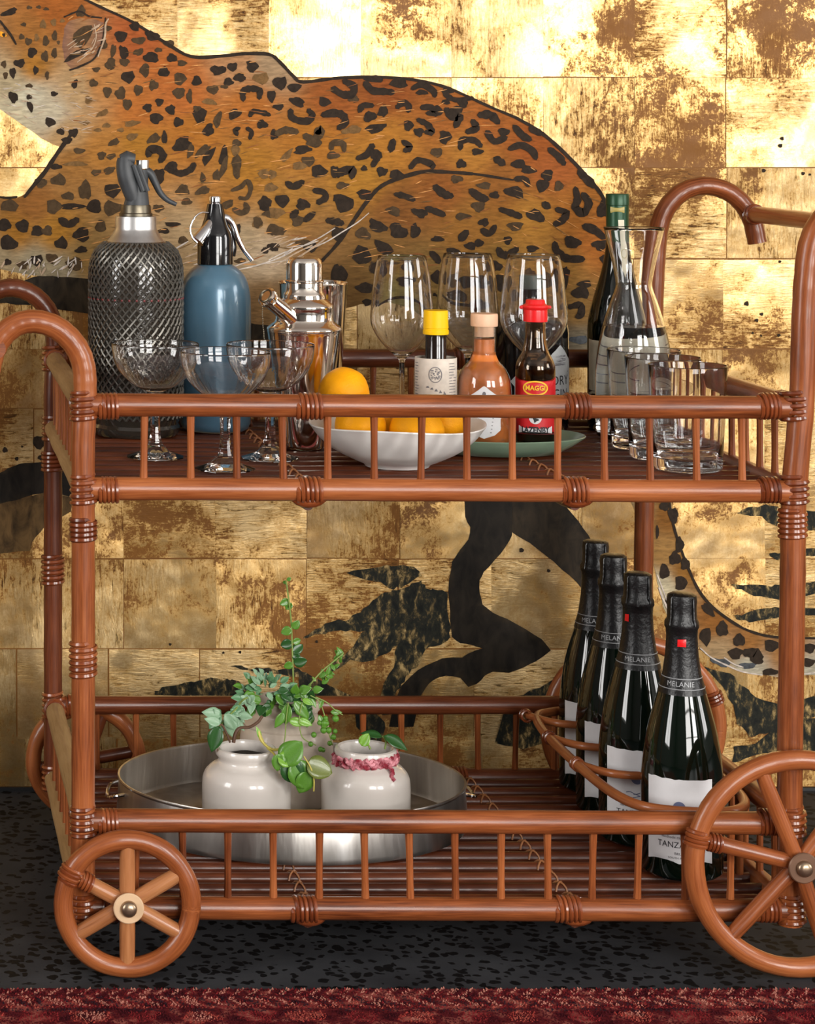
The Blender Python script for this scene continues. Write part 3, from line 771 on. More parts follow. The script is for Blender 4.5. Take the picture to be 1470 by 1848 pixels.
BL = {  # region offset x, y, scale : "x,y,rx,ry,rot,shade"
 (0, 0, 2.94): """50,65,45,16,-20,k 155,40,14,9,0,m 205,38,12,9,0,m 245,48,14,8,0,m 125,130,14,10,0,m 115,195,14,14,0,m 150,220,18,18,0,m 195,200,12,18,0,l 243,218,16,26,0,m 290,190,14,24,0,m 228,130,16,22,0,l 285,118,14,18,0,l 330,110,12,10,0,l
 170,278,22,28,20,k 238,300,18,26,0,m 288,282,14,26,0,m 310,225,8,10,0,m 105,335,28,22,0,k 190,372,14,22,0,k 250,400,10,22,0,m 68,385,16,26,0,k 30,400,12,18,0,m 20,340,14,18,0,m 155,455,18,10,0,m 70,515,22,30,-30,k 155,515,14,12,0,k 160,565,14,28,-20,k 287,498,18,12,0,k 397,445,14,24,20,k 265,648,26,22,20,k 323,697,20,18,0,k 390,705,24,22,0,k 355,745,26,18,0,k
 715,140,26,22,0,k 640,192,32,28,0,k 805,190,38,24,20,k 735,215,36,18,0,m 575,150,16,14,0,m 550,235,18,28,0,m 600,270,14,32,10,m 655,280,22,38,-10,k 895,232,30,18,10,m 735,275,28,16,-20,m 800,305,38,28,0,k 840,265,20,12,0,m 585,340,26,32,20,m 660,330,26,20,0,m 912,308,26,22,0,k 965,335,24,16,0,m 510,368,20,14,0,m 680,408,34,32,0,k 768,372,24,34,0,m 870,382,28,26,0,k 955,418,32,30,0,m 1043,430,24,26,20,k
 815,452,24,26,0,m 733,478,24,28,0,m 640,495,26,32,10,m 570,488,22,28,0,m 495,440,22,20,0,m 470,530,18,20,0,l 675,553,24,26,0,m 783,572,22,22,0,k 845,542,20,20,0,k 905,582,24,24,0,k 828,628,34,28,-10,k 945,648,26,24,0,k 950,493,32,28,0,m 1005,510,14,36,0,m 1060,612,34,40,0,k 1045,575,20,14,0,m 1155,635,18,44,15,m 1105,690,26,34,30,k 1130,475,30,22,0,m 1110,540,36,16,10,l 1155,372,40,24,0,k 1232,355,26,22,0,k 1338,352,32,28,0,k 1212,435,26,20,0,k 1272,410,30,24,0,k 1385,415,40,28,0,l 1190,460,20,10,0,m
 1440,510,22,28,0,k 1245,605,34,24,-25,k 1390,660,28,22,0,k 1455,715,20,26,0,k 545,600,34,14,-25,l 455,652,16,12,0,l 700,725,30,18,-15,l 815,735,34,22,-30,m 872,730,14,32,0,k 605,755,30,16,-25,m 565,665,20,12,0,l 640,690,18,10,0,l 700,655,40,14,-10,l 520,690,20,10,0,l 967,765,48,36,-30,k 1010,800,16,36,15,m 1075,800,46,20,-40,m 1105,830,20,50,35,k 1185,820,18,48,15,k 1185,890,16,60,20,m 1255,760,24,20,0,m 1250,800,22,30,0,l 1255,880,24,60,0,m 910,890,34,32,0,k 840,935,34,40,0,k
 540,825,20,22,30,m 590,830,24,14,-20,m 510,915,26,16,-10,m 580,905,30,18,-20,m 420,800,30,14,0,m 400,870,60,12,0,l 300,885,28,14,0,k 310,955,40,28,0,m 215,970,34,24,0,m 360,1040,32,20,0,m 450,1010,30,50,0,m 595,1010,40,34,0,k 285,1095,38,36,0,m 385,1095,60,16,0,k 500,1095,36,36,0,k 595,1105,44,36,0,m 50,1090,46,30,0,m 25,1195,32,32,0,k 120,1200,34,32,0,k 200,1225,34,26,0,k 250,1225,26,26,0,m 535,1200,28,30,0,m 435,1245,40,36,0,k 325,1290,32,30,0,k 430,1325,32,16,-10,k 45,1290,46,36,20,k 195,1380,32,28,0,k 275,1370,30,24,0,m 395,1400,40,34,0,m 40,1390,20,16,0,k 120,1405,30,20,0,m
 970,1010,34,28,-20,m 1075,1012,38,20,-20,m 990,1070,26,18,0,m 840,1105,30,20,0,m 1075,945,14,26,0,m 1150,930,20,26,0,m 1400,925,28,22,0,l 1445,925,20,22,0,l 1435,995,34,22,0,l 1205,1085,34,20,-20,m 1405,1085,34,34,0,k 1365,1180,26,30,0,l 1430,1135,34,20,0,m 1255,1215,22,26,0,k 970,1275,24,20,0,m 915,1190,40,12,0,k 870,1225,30,14,0,k 1440,1220,24,28,0,m 1440,1310,24,20,0,k 1405,1330,18,16,0,k 1275,1385,30,14,0,m 440,190,38,62,35,m 405,290,70,16,-28,k 430,60,22,30,20,m""",
 (400, 0, 2.94): """400,540,40,22,20,k 300,565,28,18,0,k 545,540,30,24,10,k 385,465,34,22,0,k 310,440,36,32,0,k 700,525,26,18,0,m 940,440,44,26,0,k 810,420,50,18,0,k 1060,490,30,14,0,k 1190,540,22,14,0,k 1200,480,30,20,0,k 1280,550,26,20,0,k 855,590,24,32,20,k 785,620,34,26,-20,k 1145,590,24,28,0,k 1240,590,40,24,0,k 815,680,54,22,-10,k 690,690,50,20,-10,l 990,665,24,28,0,k 1045,700,26,22,0,k 1185,728,30,34,0,k 1355,805,30,16,0,k 490,760,40,20,0,m 430,795,44,22,-10,k 590,825,34,18,0,m 460,855,34,26,0,m 410,880,36,20,0,l 345,825,40,16,-50,l 820,820,30,24,0,k 755,893,16,14,0,k 1140,808,30,24,0,m 1270,870,26,22,0,k
 515,908,40,32,0,k 640,985,34,18,0,m 600,910,24,30,0,k 850,910,28,24,0,k 925,925,36,22,0,k 650,1080,48,44,0,k 620,1050,30,20,0,k 755,1030,34,26,0,k 230,1075,28,32,0,k 320,1065,36,32,0,k 430,1085,34,28,0,k 290,1130,38,28,0,l 400,1170,30,30,0,m 620,1240,36,34,0,k 290,1220,46,26,20,m 190,1180,24,30,0,m 280,1310,26,20,0,k 230,1330,16,14,0,k 470,1310,36,24,0,k 430,1290,40,18,0,m 1245,950,30,20,0,m 1390,985,36,18,0,m 1360,1095,34,26,0,m 910,1120,36,22,20,m 1050,1130,42,22,15,k 1280,1148,40,18,0,m 1390,1180,28,20,0,k 825,1200,50,30,25,k 750,1240,40,28,20,m 935,1225,48,36,35,k 1025,1225,26,36,0,k 1145,1268,34,14,0,k 1320,1305,30,20,0,k 1365,1290,24,20,0,k 860,1315,52,28,35,k 745,1355,46,46,0,k 1225,1335,34,20,0,k 1000,1370,30,20,0,m 610,1450,30,40,0,k 800,1420,20,30,0,m 900,1390,40,14,0,m""",
 (800, 0, 2.94): """320,700,30,20,0,k 400,870,36,24,0,k 450,900,40,20,10,k 550,930,28,30,0,k 525,985,34,30,0,k 612,988,22,26,0,m 850,1110,36,46,0,k 375,1020,52,28,15,k 490,1145,48,28,20,k 380,1200,40,22,0,m 830,1300,40,26,0,k 270,1035,26,18,0,k 210,1050,30,16,0,k 340,1275,20,22,0,k 470,1320,30,18,0,k 685,1285,44,28,15,k 275,1410,28,24,0,k 855,1375,22,26,0,k 640,1450,30,30,0,k""",
 (600, 450, 2.882): """155,35,46,34,20,k 40,130,36,40,0,k 165,200,44,26,0,k 180,275,24,18,0,k 230,100,34,36,0,k 385,165,54,26,0,k 540,145,26,34,0,k 640,240,60,28,10,k 610,160,34,36,0,m 700,170,50,30,0,k 790,170,44,34,0,k 850,90,30,24,0,k 870,170,30,40,0,k 400,90,40,24,0,k 530,235,10,8,0,k 770,290,60,30,0,k 1200,150,24,60,0,k 1310,180,36,18,0,k 1290,225,44,30,0,k 1280,470,50,20,0,g 1020,130,30,30,0,m 930,240,30,30,0,m 1130,160,30,40,0,m 980,330,40,26,0,k 900,380,34,26,0,k 1100,400,40,26,0,k""",
 (1180, 900, 3.487): """65,45,30,30,0,k 120,105,30,46,-10,k 160,290,26,46,0,k 130,375,34,40,0,k 195,410,28,36,0,k 65,460,30,44,0,k 20,210,10,40,0,k 168,530,36,44,0,k 100,660,30,30,0,k 340,700,24,50,-45,k 325,865,34,50,0,k 430,820,36,46,0,k 535,890,36,36,0,k 510,975,42,36,0,k 740,925,44,36,0,k 420,1030,60,22,15,g 590,1050,50,18,0,g 730,1090,50,20,0,k 975,940,36,30,0,k 970,1030,40,26,0,k 650,1010,40,30,0,k 610,970,50,30,0,k""",
}
for (ox, oy, s), txt in BL.items():
    for t in txt.split():
        a = t.split(',')
        x, y, rx, ry, rot = [float(q) for q in a[:5]]
        blob(spots, ox + x / s, oy + y / s, 1.07 * rx / s, 1.07 * ry / s, rot, a[5], root=leo_root)
STK = {
 (0, 0, 2.94): """36k 1290,530 1290,485 1330,470 1375,480 1375,520;28k 1325,615 1345,590 1400,600 1430,610;26k 1270,680 1248,690 1258,715;26k 1310,680 1335,700 1325,735;44k 785,825 800,795 840,795 865,825 850,855;36k 905,905 960,920 1010,900 1030,870;44k 320,1165 365,1190 410,1165;26m 1230,1010 1280,990 1310,960 1330,1000 1310,1050 1270,1050;34m 1240,1110 1280,1130 1310,1110 1300,1080;
 12k 560,95 548,200 505,305 430,350 370,372;9c 575,100 560,130 555,200 520,300;14k 0,110 30,150 60,190 85,235;22k 395,690 350,750 300,820 240,910 190,970 130,1045;14k 90,1045 40,1050 0,1045;10k 340,90 420,60 470,85 540,95;6c 500,130 510,200 480,270 410,330""",
 (400, 0, 2.94): """44k 590,470 640,500 690,500 700,460 650,430;40k 760,440 800,480 860,485 910,490;34k 1010,470 1060,450 1120,480 1130,510;30k 1180,500 1240,530 1330,520;38k 365,585 370,620 410,640 460,640 480,610 460,585;42k 535,610 590,600 640,610 655,650 620,680;36k 730,590 750,560 800,560;34k 930,570 960,545 990,560 990,590;34k 1060,570 1110,570 1130,600 1090,600;44k 1190,580 1220,620 1260,620 1240,670;36k 1330,640 1350,680 1300,700;
 34k 1040,635 1090,660 1115,700 1080,700;34k 1265,790 1275,745 1340,745 1375,775;40m 290,710 340,690 400,700;44m 440,720 490,740 530,690 500,700;34m 580,790 590,760 640,760 650,800;40k 720,840 770,820 800,770;34k 830,830 800,880;40k 895,800 910,745;36k 960,750 1000,780 970,800;34k 1000,890 1040,850 1110,870 1120,890;44k 610,930 640,910 690,900 690,940;40k 345,970 380,990 430,965;38k 490,1010 540,1020 550,1050 510,1075;38k 370,1150 400,1120;36k 440,1170 490,1130;40k 560,1170 600,1175 640,1185;34k 920,1030 970,1040 1020,1060;44k 1130,990 1180,1030 1220,1040;44k 1320,1010 1360,1040 1400,1060;36k 1085,1105 1130,1120 1180,1140;36k 1380,1220 1420,1240 1450,1200;46k 1265,1270 1300,1230;40k 1110,1340 1140,1370 1150,1390;
 22k 530,1385 600,1310 660,1230 720,1140 770,1070 830,1000 900,960 990,930 1080,910 1200,913 1330,922;6w 780,1130 720,1180 640,1230 540,1290 440,1320;7w 600,1210 520,1260 420,1310 330,1340 250,1380;7w 400,1320 300,1370 180,1410 90,1430;8c 480,1300 380,1350 300,1400 250,1420;10c 560,1260 460,1330 380,1380 330,1400""",
 (800, 0, 2.94): """44k 190,610 250,610 290,650;40k 230,700 270,750 330,730;40k 375,670 420,720 460,740;36k 460,680 520,710;38k 350,790 410,770 470,800 490,840;40k 275,840 320,870;38k 560,790 610,830 640,870;46k 720,910 760,950 800,990;34k 380,950 430,950 450,985;44k 700,1000 710,1060 700,1100 740,1130 770,1080 740,1030;38k 530,1080 560,1100;40k 600,1110 650,1130 630,1170 590,1190;36k 300,1110 360,1130 410,1150;46k 745,1200 800,1220 850,1260;42k 290,1320 310,1350 350,1350 390,1320;44k 590,1290 600,1330 650,1370 740,1375;14k 0,915 90,915 200,928 370,955""",
 (600, 450, 2.882): """36k 1230,300 1290,290 1290,340 1270,350;16k 540,240 620,280 700,290 800,310;14k 200,290 330,250 440,265 520,310""",
 (1180, 900, 3.487): """60k 570,970 640,970 650,1010;10w 290,940 360,1000 460,1050 560,1090 680,1110;8w 440,1000 500,1040 560,1060;12w 30,560 60,640 100,720;8w 20,480 50,560 80,640;10w 800,1100 900,1105 1011,1095""",
}
for (ox, oy, s), txt in STK.items():
    for t in txt.replace('\n', '').split(';'):
        a = t.split()
        stroke(spots, [(ox + float(q.split(',')[0]) / s, oy + float(q.split(',')[1]) / s) for q in a[1:]], float(a[0][:-1]) / s, a[0][-1], root=leo_root)
# dark contour of the back and tail
stroke(spots, [(152, -2), (180, 12), (240, 40), (300, 78), (345, 102), (400, 101), (440, 97), (485, 98), (505, 112), (530, 138), (548, 148), (620, 140), (720, 141), (800, 156), (880, 191), (930, 212)], 6, 'k', 0.0016, leo_root)
stroke(spots, [(930, 212), (970, 235), (1010, 268), (1060, 320), (1092, 365), (1099, 420)], 7, 'k', 0.0016, leo_root)
stroke(spots, [(1205, 890), (1218, 960), (1250, 1045), (1275, 1085), (1310, 1115), (1350, 1138), (1400, 1150), (1480, 1152)], 5, 'k', 0.0016, leo_root)
# white breast and leg hairs, pale flank hairs
for i in range(70):
    x, y = rnd.uniform(0, 160), rnd.uniform(150, 240)
    if y > 200 + x * .4: continue
    stroke(spots, [(x, y), (x + rnd.uniform(8, 20), y + rnd.uniform(-5, 7))], rnd.uniform(.8, 1.6), rnd.choice('wcc'), 0.00155, leo_root, 0.6)
for i in range(46):
    x = rnd.uniform(-10, 160); y = 470 + rnd.uniform(-8, 22)
    stroke(spots, [(x, y), (x + rnd.uniform(-16, 6), y + rnd.uniform(4, 14))], rnd.uniform(1.2, 3.2), rnd.choice('wwcc'), 0.0019, leo_root, 0.6)
for i in range(34):
    x, y = rnd.uniform(330, 580), 0
    y = 420 + rnd.uniform(0, 60)
    stroke(spots, [(x, y), (x - rnd.uniform(15, 45), y + rnd.uniform(4, 16))], rnd.uniform(1.2, 3), rnd.choice('wc'), 0.0019, leo_root, 0.6)
for i in range(520):
    x, y = rnd.uniform(120, 1085), rnd.uniform(30, 560)
    top = 100 if x < 500 else 145 if x < 800 else 160 + (x - 800) * .62
    if x < 330: top = 20 + x * .25
    if y < top + 12 or (y > 480 and x < 900): continue
    a = rnd.uniform(-.35, .15) + (0.5 if x > 900 else 0)
    l = rnd.uniform(10, 34)
    stroke(spots, [(x, y), (x + l * math.cos(a), y + l * math.sin(a) + rnd.uniform(-3, 3))], rnd.uniform(.8, 1.7), rnd.choice('hhHl'), 0.00135, leo_root, 0.7)
for i in range(26):                                   # ear tuft
    x, y = 120 + rnd.uniform(0, 55), 35 + rnd.uniform(0, 70)
    stroke(spots, [(x, y), (x + rnd.uniform(6, 20), y - rnd.uniform(2, 14))], rnd.uniform(1, 2.4), rnd.choice('cchH'), 0.00165, leo_root, 0.6)
sp = tag(spots.build('spots', M['spot'], leo_root, smooth=False, col=True), kind='stuff')
eye = Geo()
blob(eye, 4, 62, 8, 4.5, 20, 'o', 0.0021, leo_root); blob(eye, 7, 63, 3, 3.5, 0, 'k', 0.0023, leo_root)
eye.build('eye', M['spot'], leo_root, smooth=False, col=True)

# painted branches and pine foliage
br = thing('painted_branches', 'black gnarled branches and pine sprays painted on the gilded wall', 'painting', px(800, 1100, WY))
def conv(txt, ox, oy, s):
    return [(ox + float(q.split(',')[0]) / s, oy + float(q.split(',')[1]) / s) for q in txt.split()]
dk = lambda x, y: [(0.012, 0.009, 0.006), (0.022, 0.015, 0.008)][int(x * 7 + y * 3) % 2]
bn = lambda x, y: (0.085, 0.048, 0.017)
A_ = (540, 900, 2.722)
T1 = conv("805,-60 815,90 840,140 830,200 790,250 750,310 735,400 735,500 740,600 750,680 790,710 850,720 900,735 830,760 800,780 700,785 620,820 550,870 500,920 470,1000 440,1120 560,1120 590,980 620,930 660,890 720,870 790,880 830,925 870,910 910,870 950,850 1030,855 1100,830 1160,800 1235,745 1190,690 1110,640 1020,590 950,560 900,520 885,460 885,400 905,360 960,300 1010,240 1035,200 1045,165 1045,-60", *A_)
T2 = conv("1045,-60 1045,165 1100,200 1160,240 1250,310 1330,380 1390,445 1470,520 1560,560 1600,500 1500,330 1420,180 1370,110 1310,40 1270,-60", *A_)
for t in (T1, T2):
    painted_area('trunk', jag(t, 1.2, 2, 5), dk, M['trunk_paint'], br, 0.0012, 16)
for k, t in enumerate((conv("20,680 80,640 160,605 250,590 300,560 360,500 420,460 480,450 540,430 600,400 620,440 680,450 730,460 735,600 740,680 690,720 620,740 590,810 540,860 500,910 470,965 440,1060 380,1060 400,965 430,880 470,800 480,720 430,760 330,800 250,790 180,840 110,870 150,820 230,760 280,700 320,650 250,645 170,650 100,665 40,685", *A_),
          conv("230,365 330,345 430,325 510,325 580,350 600,380 560,400 500,440 440,440 400,410 330,400", *A_), conv("0,840 60,880 150,920 250,965 280,1010 0,1010", *A_),
          conv("400,1275 480,1245 600,1220 700,1205 760,1190 830,1195 900,1205 960,1210 1050,1290 1050,1330 400,1300", 170, 900, 3.675), conv("900,1110 1000,1120 1120,1125 1250,1130 1330,1120 1400,1150 1470,1180 1300,1180 1100,1160 980,1135", 170, 900, 3.675),
          conv("440,95 540,85 620,50 700,35 800,60 1000,80 1100,100 1100,220 800,190 720,150 680,110 560,100", 1180, 900, 3.487), conv("725,345 800,340 1011,310 1080,310 1080,345 850,370 770,385", 1180, 900, 3.487),
          conv("485,540 560,545 700,545 800,545 1011,520 1100,520 1100,590 800,640 700,620 600,600 540,570", 1180, 900, 3.487), conv("500,735 580,720 700,690 800,690 1011,690 1100,690 1100,740 800,745 620,775 540,765", 1180, 900, 3.487),
          conv("300,1050 480,1100 560,1180 640,1250 800,1300 1011,1240 1100,1240 1100,1350 820,1420 700,1480 600,1500 520,1420 500,1300 430,1180", 1180, 900, 3.487), conv("500,1560 640,1540 800,1430 960,1380 1100,1380 1100,1640 700,1600 560,1640 490,1660", 1180, 900, 3.487),
          conv("1070,970 1180,930 1290,860 1400,900 1400,1010 1070,1010", *A_), conv("1000,1060 1130,1030 1240,1050 1250,1180 1100,1230 960,1200", *A_), conv("280,1010 360,1030 420,1100 400,1200 330,1180 280,1120", *A_),
          [(60, 1260), (120, 1250), (150, 1300), (110, 1330)][:0] or conv("1060,1100 1180,1080 1180,1160 1060,1180", *A_))):
    painted_area('foliage', jag(t, 3.0, 3, 11 + k), dk, M['foliage'], br, 0.0014 + 0.00001 * k, 16)
painted_area('bough', jag([(-70, 520), (0, 524), (60, 500), (90, 497), (160, 498), (330, 520), (460, 505), (540, 505), (620, 520), (618, 552), (600, 600), (560, 640), (440, 628), (330, 612), (160, 566), (115, 560), (75, 553), (30, 550), (0, 547), (-70, 545)], 1.5, 3, 8), dk, M['trunk_paint'], br, 0.0011, 18)
painted_area('bough', jag(conv("-120,250 0,205 60,175 130,155 230,148 330,150 480,190 480,330 370,330 250,300 120,330 0,362 -120,390", 0, 780, 2.8), 1.5, 3, 9), dk, M['trunk_paint'], br, 0.0013, 16)
painted_area('bough', jag(conv("-120,390 0,362 120,330 250,300 370,330 360,400 230,470 160,560 150,600 60,606 0,614 -120,614", 0, 780, 2.8), 1.0, 3, 10), bn, M['trunk_paint'], br, 0.0012, 18)
sg = Geo()
for (x, y, r) in ((71, 798, 12), (9, 812, 5), (30, 828, 3.5), (73, 826, 5), (40, 806, 2), (1411, 250, 3.2), (1408, 263, 3.6), (1378, 308, 3.4), (1449, 313, 3), (1461, 315, 2), (1347, 548, 4), (1374, 567, 3), (1365, 578, 3), (1405, 605, 3), (1358, 601, 2), (1373, 606, 2), (1407, 472, 2.5), (941, 993, 4), (990, 1030, 3), (307, 1163, 2.5), (433, 1177, 2.5), (403, 1178, 2.2), (571, 1158, 2.5), (1463, 640, 2.5), (1462, 717, 3)):
    blob(sg, x, y, r, r, 0, 'k', 0.0009, br, 3)
tag(sg.build('paint_splatter', M['spot'], br, smooth=False, col=True), kind='stuff')

# ------------------------------------------------------------------ bar cart
D = 0.4924                                       # depth between front and back posts
XL, XR = 0.1947, 0.9460
ZU, ZUL, ZL, ZLL = 0.5959, 0.5070, 0.1547, 0.0624   # rail heights: upper gallery top/bottom, lower gallery top/bottom
UP, LOW = 0.5130, 0.0690                         # shelf surfaces
cart = thing('bar_cart', 'two-tier rattan bar cart with curled handles and four spoked wheels', 'bar cart', (0.57, D / 2, 0))
CO = Vector(cart.location)
def C(p): return Vector(p) - CO
def wob(path, amp=0.0006):
    return [p + Vector((rnd.uniform(-amp, amp), rnd.uniform(-amp, amp), rnd.uniform(-amp, amp))) for p in path]
def cane(name, pts, r, mat='rattan', sides=14, n=6, smooth=True, parent=None, nodes=True):
    P = catmull([C(p) for p in pts], n) if smooth else [C(p) for p in pts]
    R = []
    for i in range(len(P)):
        R.append(r * (1 + 0.018 * math.sin(i * 1.7 + len(R) * .3) + rnd.uniform(-.008, .008)))
    return tube(name, P, R, M[mat], parent or cart, sides)
def straight(a, b, n=10, bow=0.0):
    a, b = Vector(a), Vector(b)
    return [a.lerp(b, i / n) + Vector((0, 0, -bow * math.sin(PI * i / n))) for i in range(n + 1)]
def kf(x, y): return px(x, y, 0.0)               # front plane of posts
def kb(x, y): return px(x, y, D)
def atY(p, Y): return Vector((p.x, Y, p.z))

# posts run up into curled handles
left_arch = [kf(*p) for p in ((153, 745), (153.5, 700), (151, 662), (141, 632), (122, 607), (97, 589), (65, 580), (34, 584), (8, 602), (-10, 630), (-19, 662), (-24, 690))]
right_arch = [kb(*p) for p in ((1176, 640), (1180, 520), (1184, 450), (1190, 405), (1204, 373), (1230, 347), (1262, 336), (1292, 338), (1320, 350), (1342, 371), (1357, 398), (1366, 438))]
for Y in (0.0, D):
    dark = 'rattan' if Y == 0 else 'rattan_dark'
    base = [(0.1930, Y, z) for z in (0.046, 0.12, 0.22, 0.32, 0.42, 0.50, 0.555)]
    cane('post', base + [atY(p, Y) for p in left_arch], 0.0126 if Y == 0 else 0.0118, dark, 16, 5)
    rx_ = [(0.9425 + 0.006 * max(0, (z - .2)) / .4, Y, z) for z in (0.046, 0.12, 0.22, 0.32, 0.42, 0.50)]
    cane('post', rx_ + [atY(p, Y) for p in right_arch], 0.0130 if Y == 0 else 0.0120, 'rattan', 16, 5)
hb = kf(-8, 628)
cane('handle_bar', straight((hb.x, -0.012, hb.z), (hb.x, D + 0.012, hb.z)), 0.0105, 'rattan', 14, smooth=False)
hb2 = kb(1353, 386)
cane('handle_bar', straight((hb2.x, -0.012, hb2.z), (hb2.x, D + 0.012, hb2.z)), 0.0105, 'rattan', 14, smooth=False)

# long rails, front and back
for Y in (0.0, D):
    for z in (ZU, ZUL, ZL, ZLL):
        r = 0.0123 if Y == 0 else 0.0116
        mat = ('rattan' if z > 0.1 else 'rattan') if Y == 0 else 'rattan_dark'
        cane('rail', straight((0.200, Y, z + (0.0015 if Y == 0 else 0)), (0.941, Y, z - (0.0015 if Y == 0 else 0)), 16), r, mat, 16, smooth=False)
# side rails
for X, mt in ((0.1935, 'rattan_raw'), (0.9455, 'rattan')):
    for z in (ZU, ZUL, ZL, ZLL):
        cane('side_rail', straight((X, 0.008, z), (X, D - 0.008, z), 10), 0.0115, mt, 14, smooth=False)

# spindles share one mesh per height
def spindle_proto(h):
    v, f, u = tube_geo([(0, 0, -h / 2), (0, 0, -h / 4), (0, 0, 0), (0, 0, h / 4), (0, 0, h / 2)], [0.0043, 0.0037, 0.0037, 0.0038, 0.0043], 8)
    return mesh_obj('spindle', v, f, M['rattan'], cart, uvs=u)
sp_first = {}
def spindle(x, y, z0, z1):
    h = round(z1 - z0, 4)
    loc = C((x, y, (z0 + z1) / 2))
    if h not in sp_first:
        sp_first[h] = spindle_proto(h); o = sp_first[h]
    else:
        o = dup(sp_first[h], parent=cart)
    o.location = loc
    o.rotation_euler = (rnd.uniform(-.02, .02), rnd.uniform(-.02, .02), 0)
front_up = [260, 344, 427, 510, 591, 675, 760, 842, 924, 1006, 1090, 1172, 1256, 1338]
front_low = [245, 330, 411, 493, 576, 658, 739, 821, 904, 988, 1069, 1151, 1235, 1318]
GAP = 0.0105
for Y, dz in ((0.0, 0), (D, 0)):
    for p in front_up: spindle(kf(p, 800).x, Y, ZUL + GAP, ZU - GAP)
    for p in front_low: spindle(kf(p, 1560).x, Y, ZLL + GAP, ZL - GAP)
for X in (0.1935, 0.9455):
    for k in range(10):
        y = 0.05 + k * (D - 0.10) / 9
        spindle(X, y, ZUL + GAP, ZU - GAP)
        spindle(X, y, ZLL + GAP, ZL - GAP)

# shelf slats on cross bars
slat_n = 13
for zc, nm in ((UP - 0.0078, 'u'), (LOW - 0.0078, 'l')):
    for k in range(slat_n):
        y = 0.028 + k * (D - 0.056) / (slat_n - 1)
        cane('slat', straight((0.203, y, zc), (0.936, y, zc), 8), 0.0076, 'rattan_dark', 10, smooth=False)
    for xx in (0.4325, 0.7165):
        tube('cross_bar', [C(q) for q in straight((xx, 0.006, zc - 0.0150), (xx, D - 0.006, zc - 0.0150), 12)], [0.0062] + [0.0080] * 11 + [0.0062], M['rattan_dark'], cart, 12)
        for yy_ in (0.0, D):
            tube('cross_bar_end', [C((xx + q, yy_, zc - 0.0098 + 0.0030 * (abs(q) / 0.018) ** 2)) for q in (-0.018, -0.012, -0.006, 0, 0.006, 0.012, 0.018)], [0.003, 0.006, 0.0075, 0.008, 0.0075, 0.006, 0.003], M['binding'], cart, 10)
        g = Geo()
        for k in range(slat_n):
            y = 0.028 + k * (D - 0.056) / (slat_n - 1)
            for sgn in (-1, 1):
                P = []
                for q in range(7):
                    a = PI * (0.02 + 0.96 * q / 6)
                    P.append(C((xx + sgn * 0.006 * math.cos(a), y - 0.0086 * math.cos(a), zc + 0.0086 * math.sin(a))))
                g.tube(P, 0.0012, 5)
        g.build('lashing', M['cord'], cart)

# cane bindings (helical wraps)
def binding(a, b, R, n, wire=0.0024, mat='binding', sides=6, parent=None):
    """wrap of n turns round the axis a->b"""
    a, b = C(a), C(b)
    t = (b - a).normalized()
    up = Vector((0, 0, 1)) if abs(t.z) < .9 else Vector((1, 0, 0))
    N1 = (up - t * up.dot(t)).normalized(); B1 = t.cross(N1)
    P = []
    m = 12
    for i in range(n * m + 1):
        s = i / (n * m); ang = 2 * PI * i / m
        P.append(a.lerp(b, s) + (N1 * math.cos(ang) + B1 * math.sin(ang)) * (R + wire * (0.12 if 2 < i < n * m - 2 else -1.0)))
    return tube('binding', P, wire, M[mat], parent or cart, sides)
for Y in (0.0, D):
    m_ = 'binding'
    for z, xs in ((ZU, (558, 1040)), (ZUL, (558, 1036)), (ZLL, (548, 1023))):
        for q in xs:
            x = kf(q, 0).x
            binding((x - 0.0145, Y, z), (x + 0.0145, Y, z), 0.0123, 6)
    for z in (ZU, ZUL, ZL, ZLL):
        binding((0.209, Y, z), (0.231, Y, z), 0.0122, 5)
        binding((0.909, Y, z), (0.931, Y, z), 0.0122, 5)
        for X in (0.1938, 0.9447 if z < .3 else 0.9475):
            binding((X, Y, z - 0.017), (X, Y, z + 0.017), 0.0127, 5, 0.0027)
    # rings up the posts
    for X, z0, z1 in ((0.1930, 0.452, 0.478), (0.1930, 0.307, 0.347), (0.9455, 0.455, 0.488)):
        binding((X, Y, z0), (X, Y, z1), 0.0126, 5 if z1 - z0 < .03 else 6, 0.0028)
    for p in (hb, hb2):
        binding((p.x, Y + (0.006 if Y == 0 else -0.022), p.z), (p.x, Y + (0.022 if Y == 0 else -0.006), p.z), 0.0106, 4)
# side rails wrapped to the posts
for X in (0.1935, 0.9455):
    for z in (ZU, ZL):
        binding((X, 0.018, z), (X, 0.036, z), 0.0116, 4); binding((X, D - 0.036, z), (X, D - 0.018, z), 0.0116, 4)

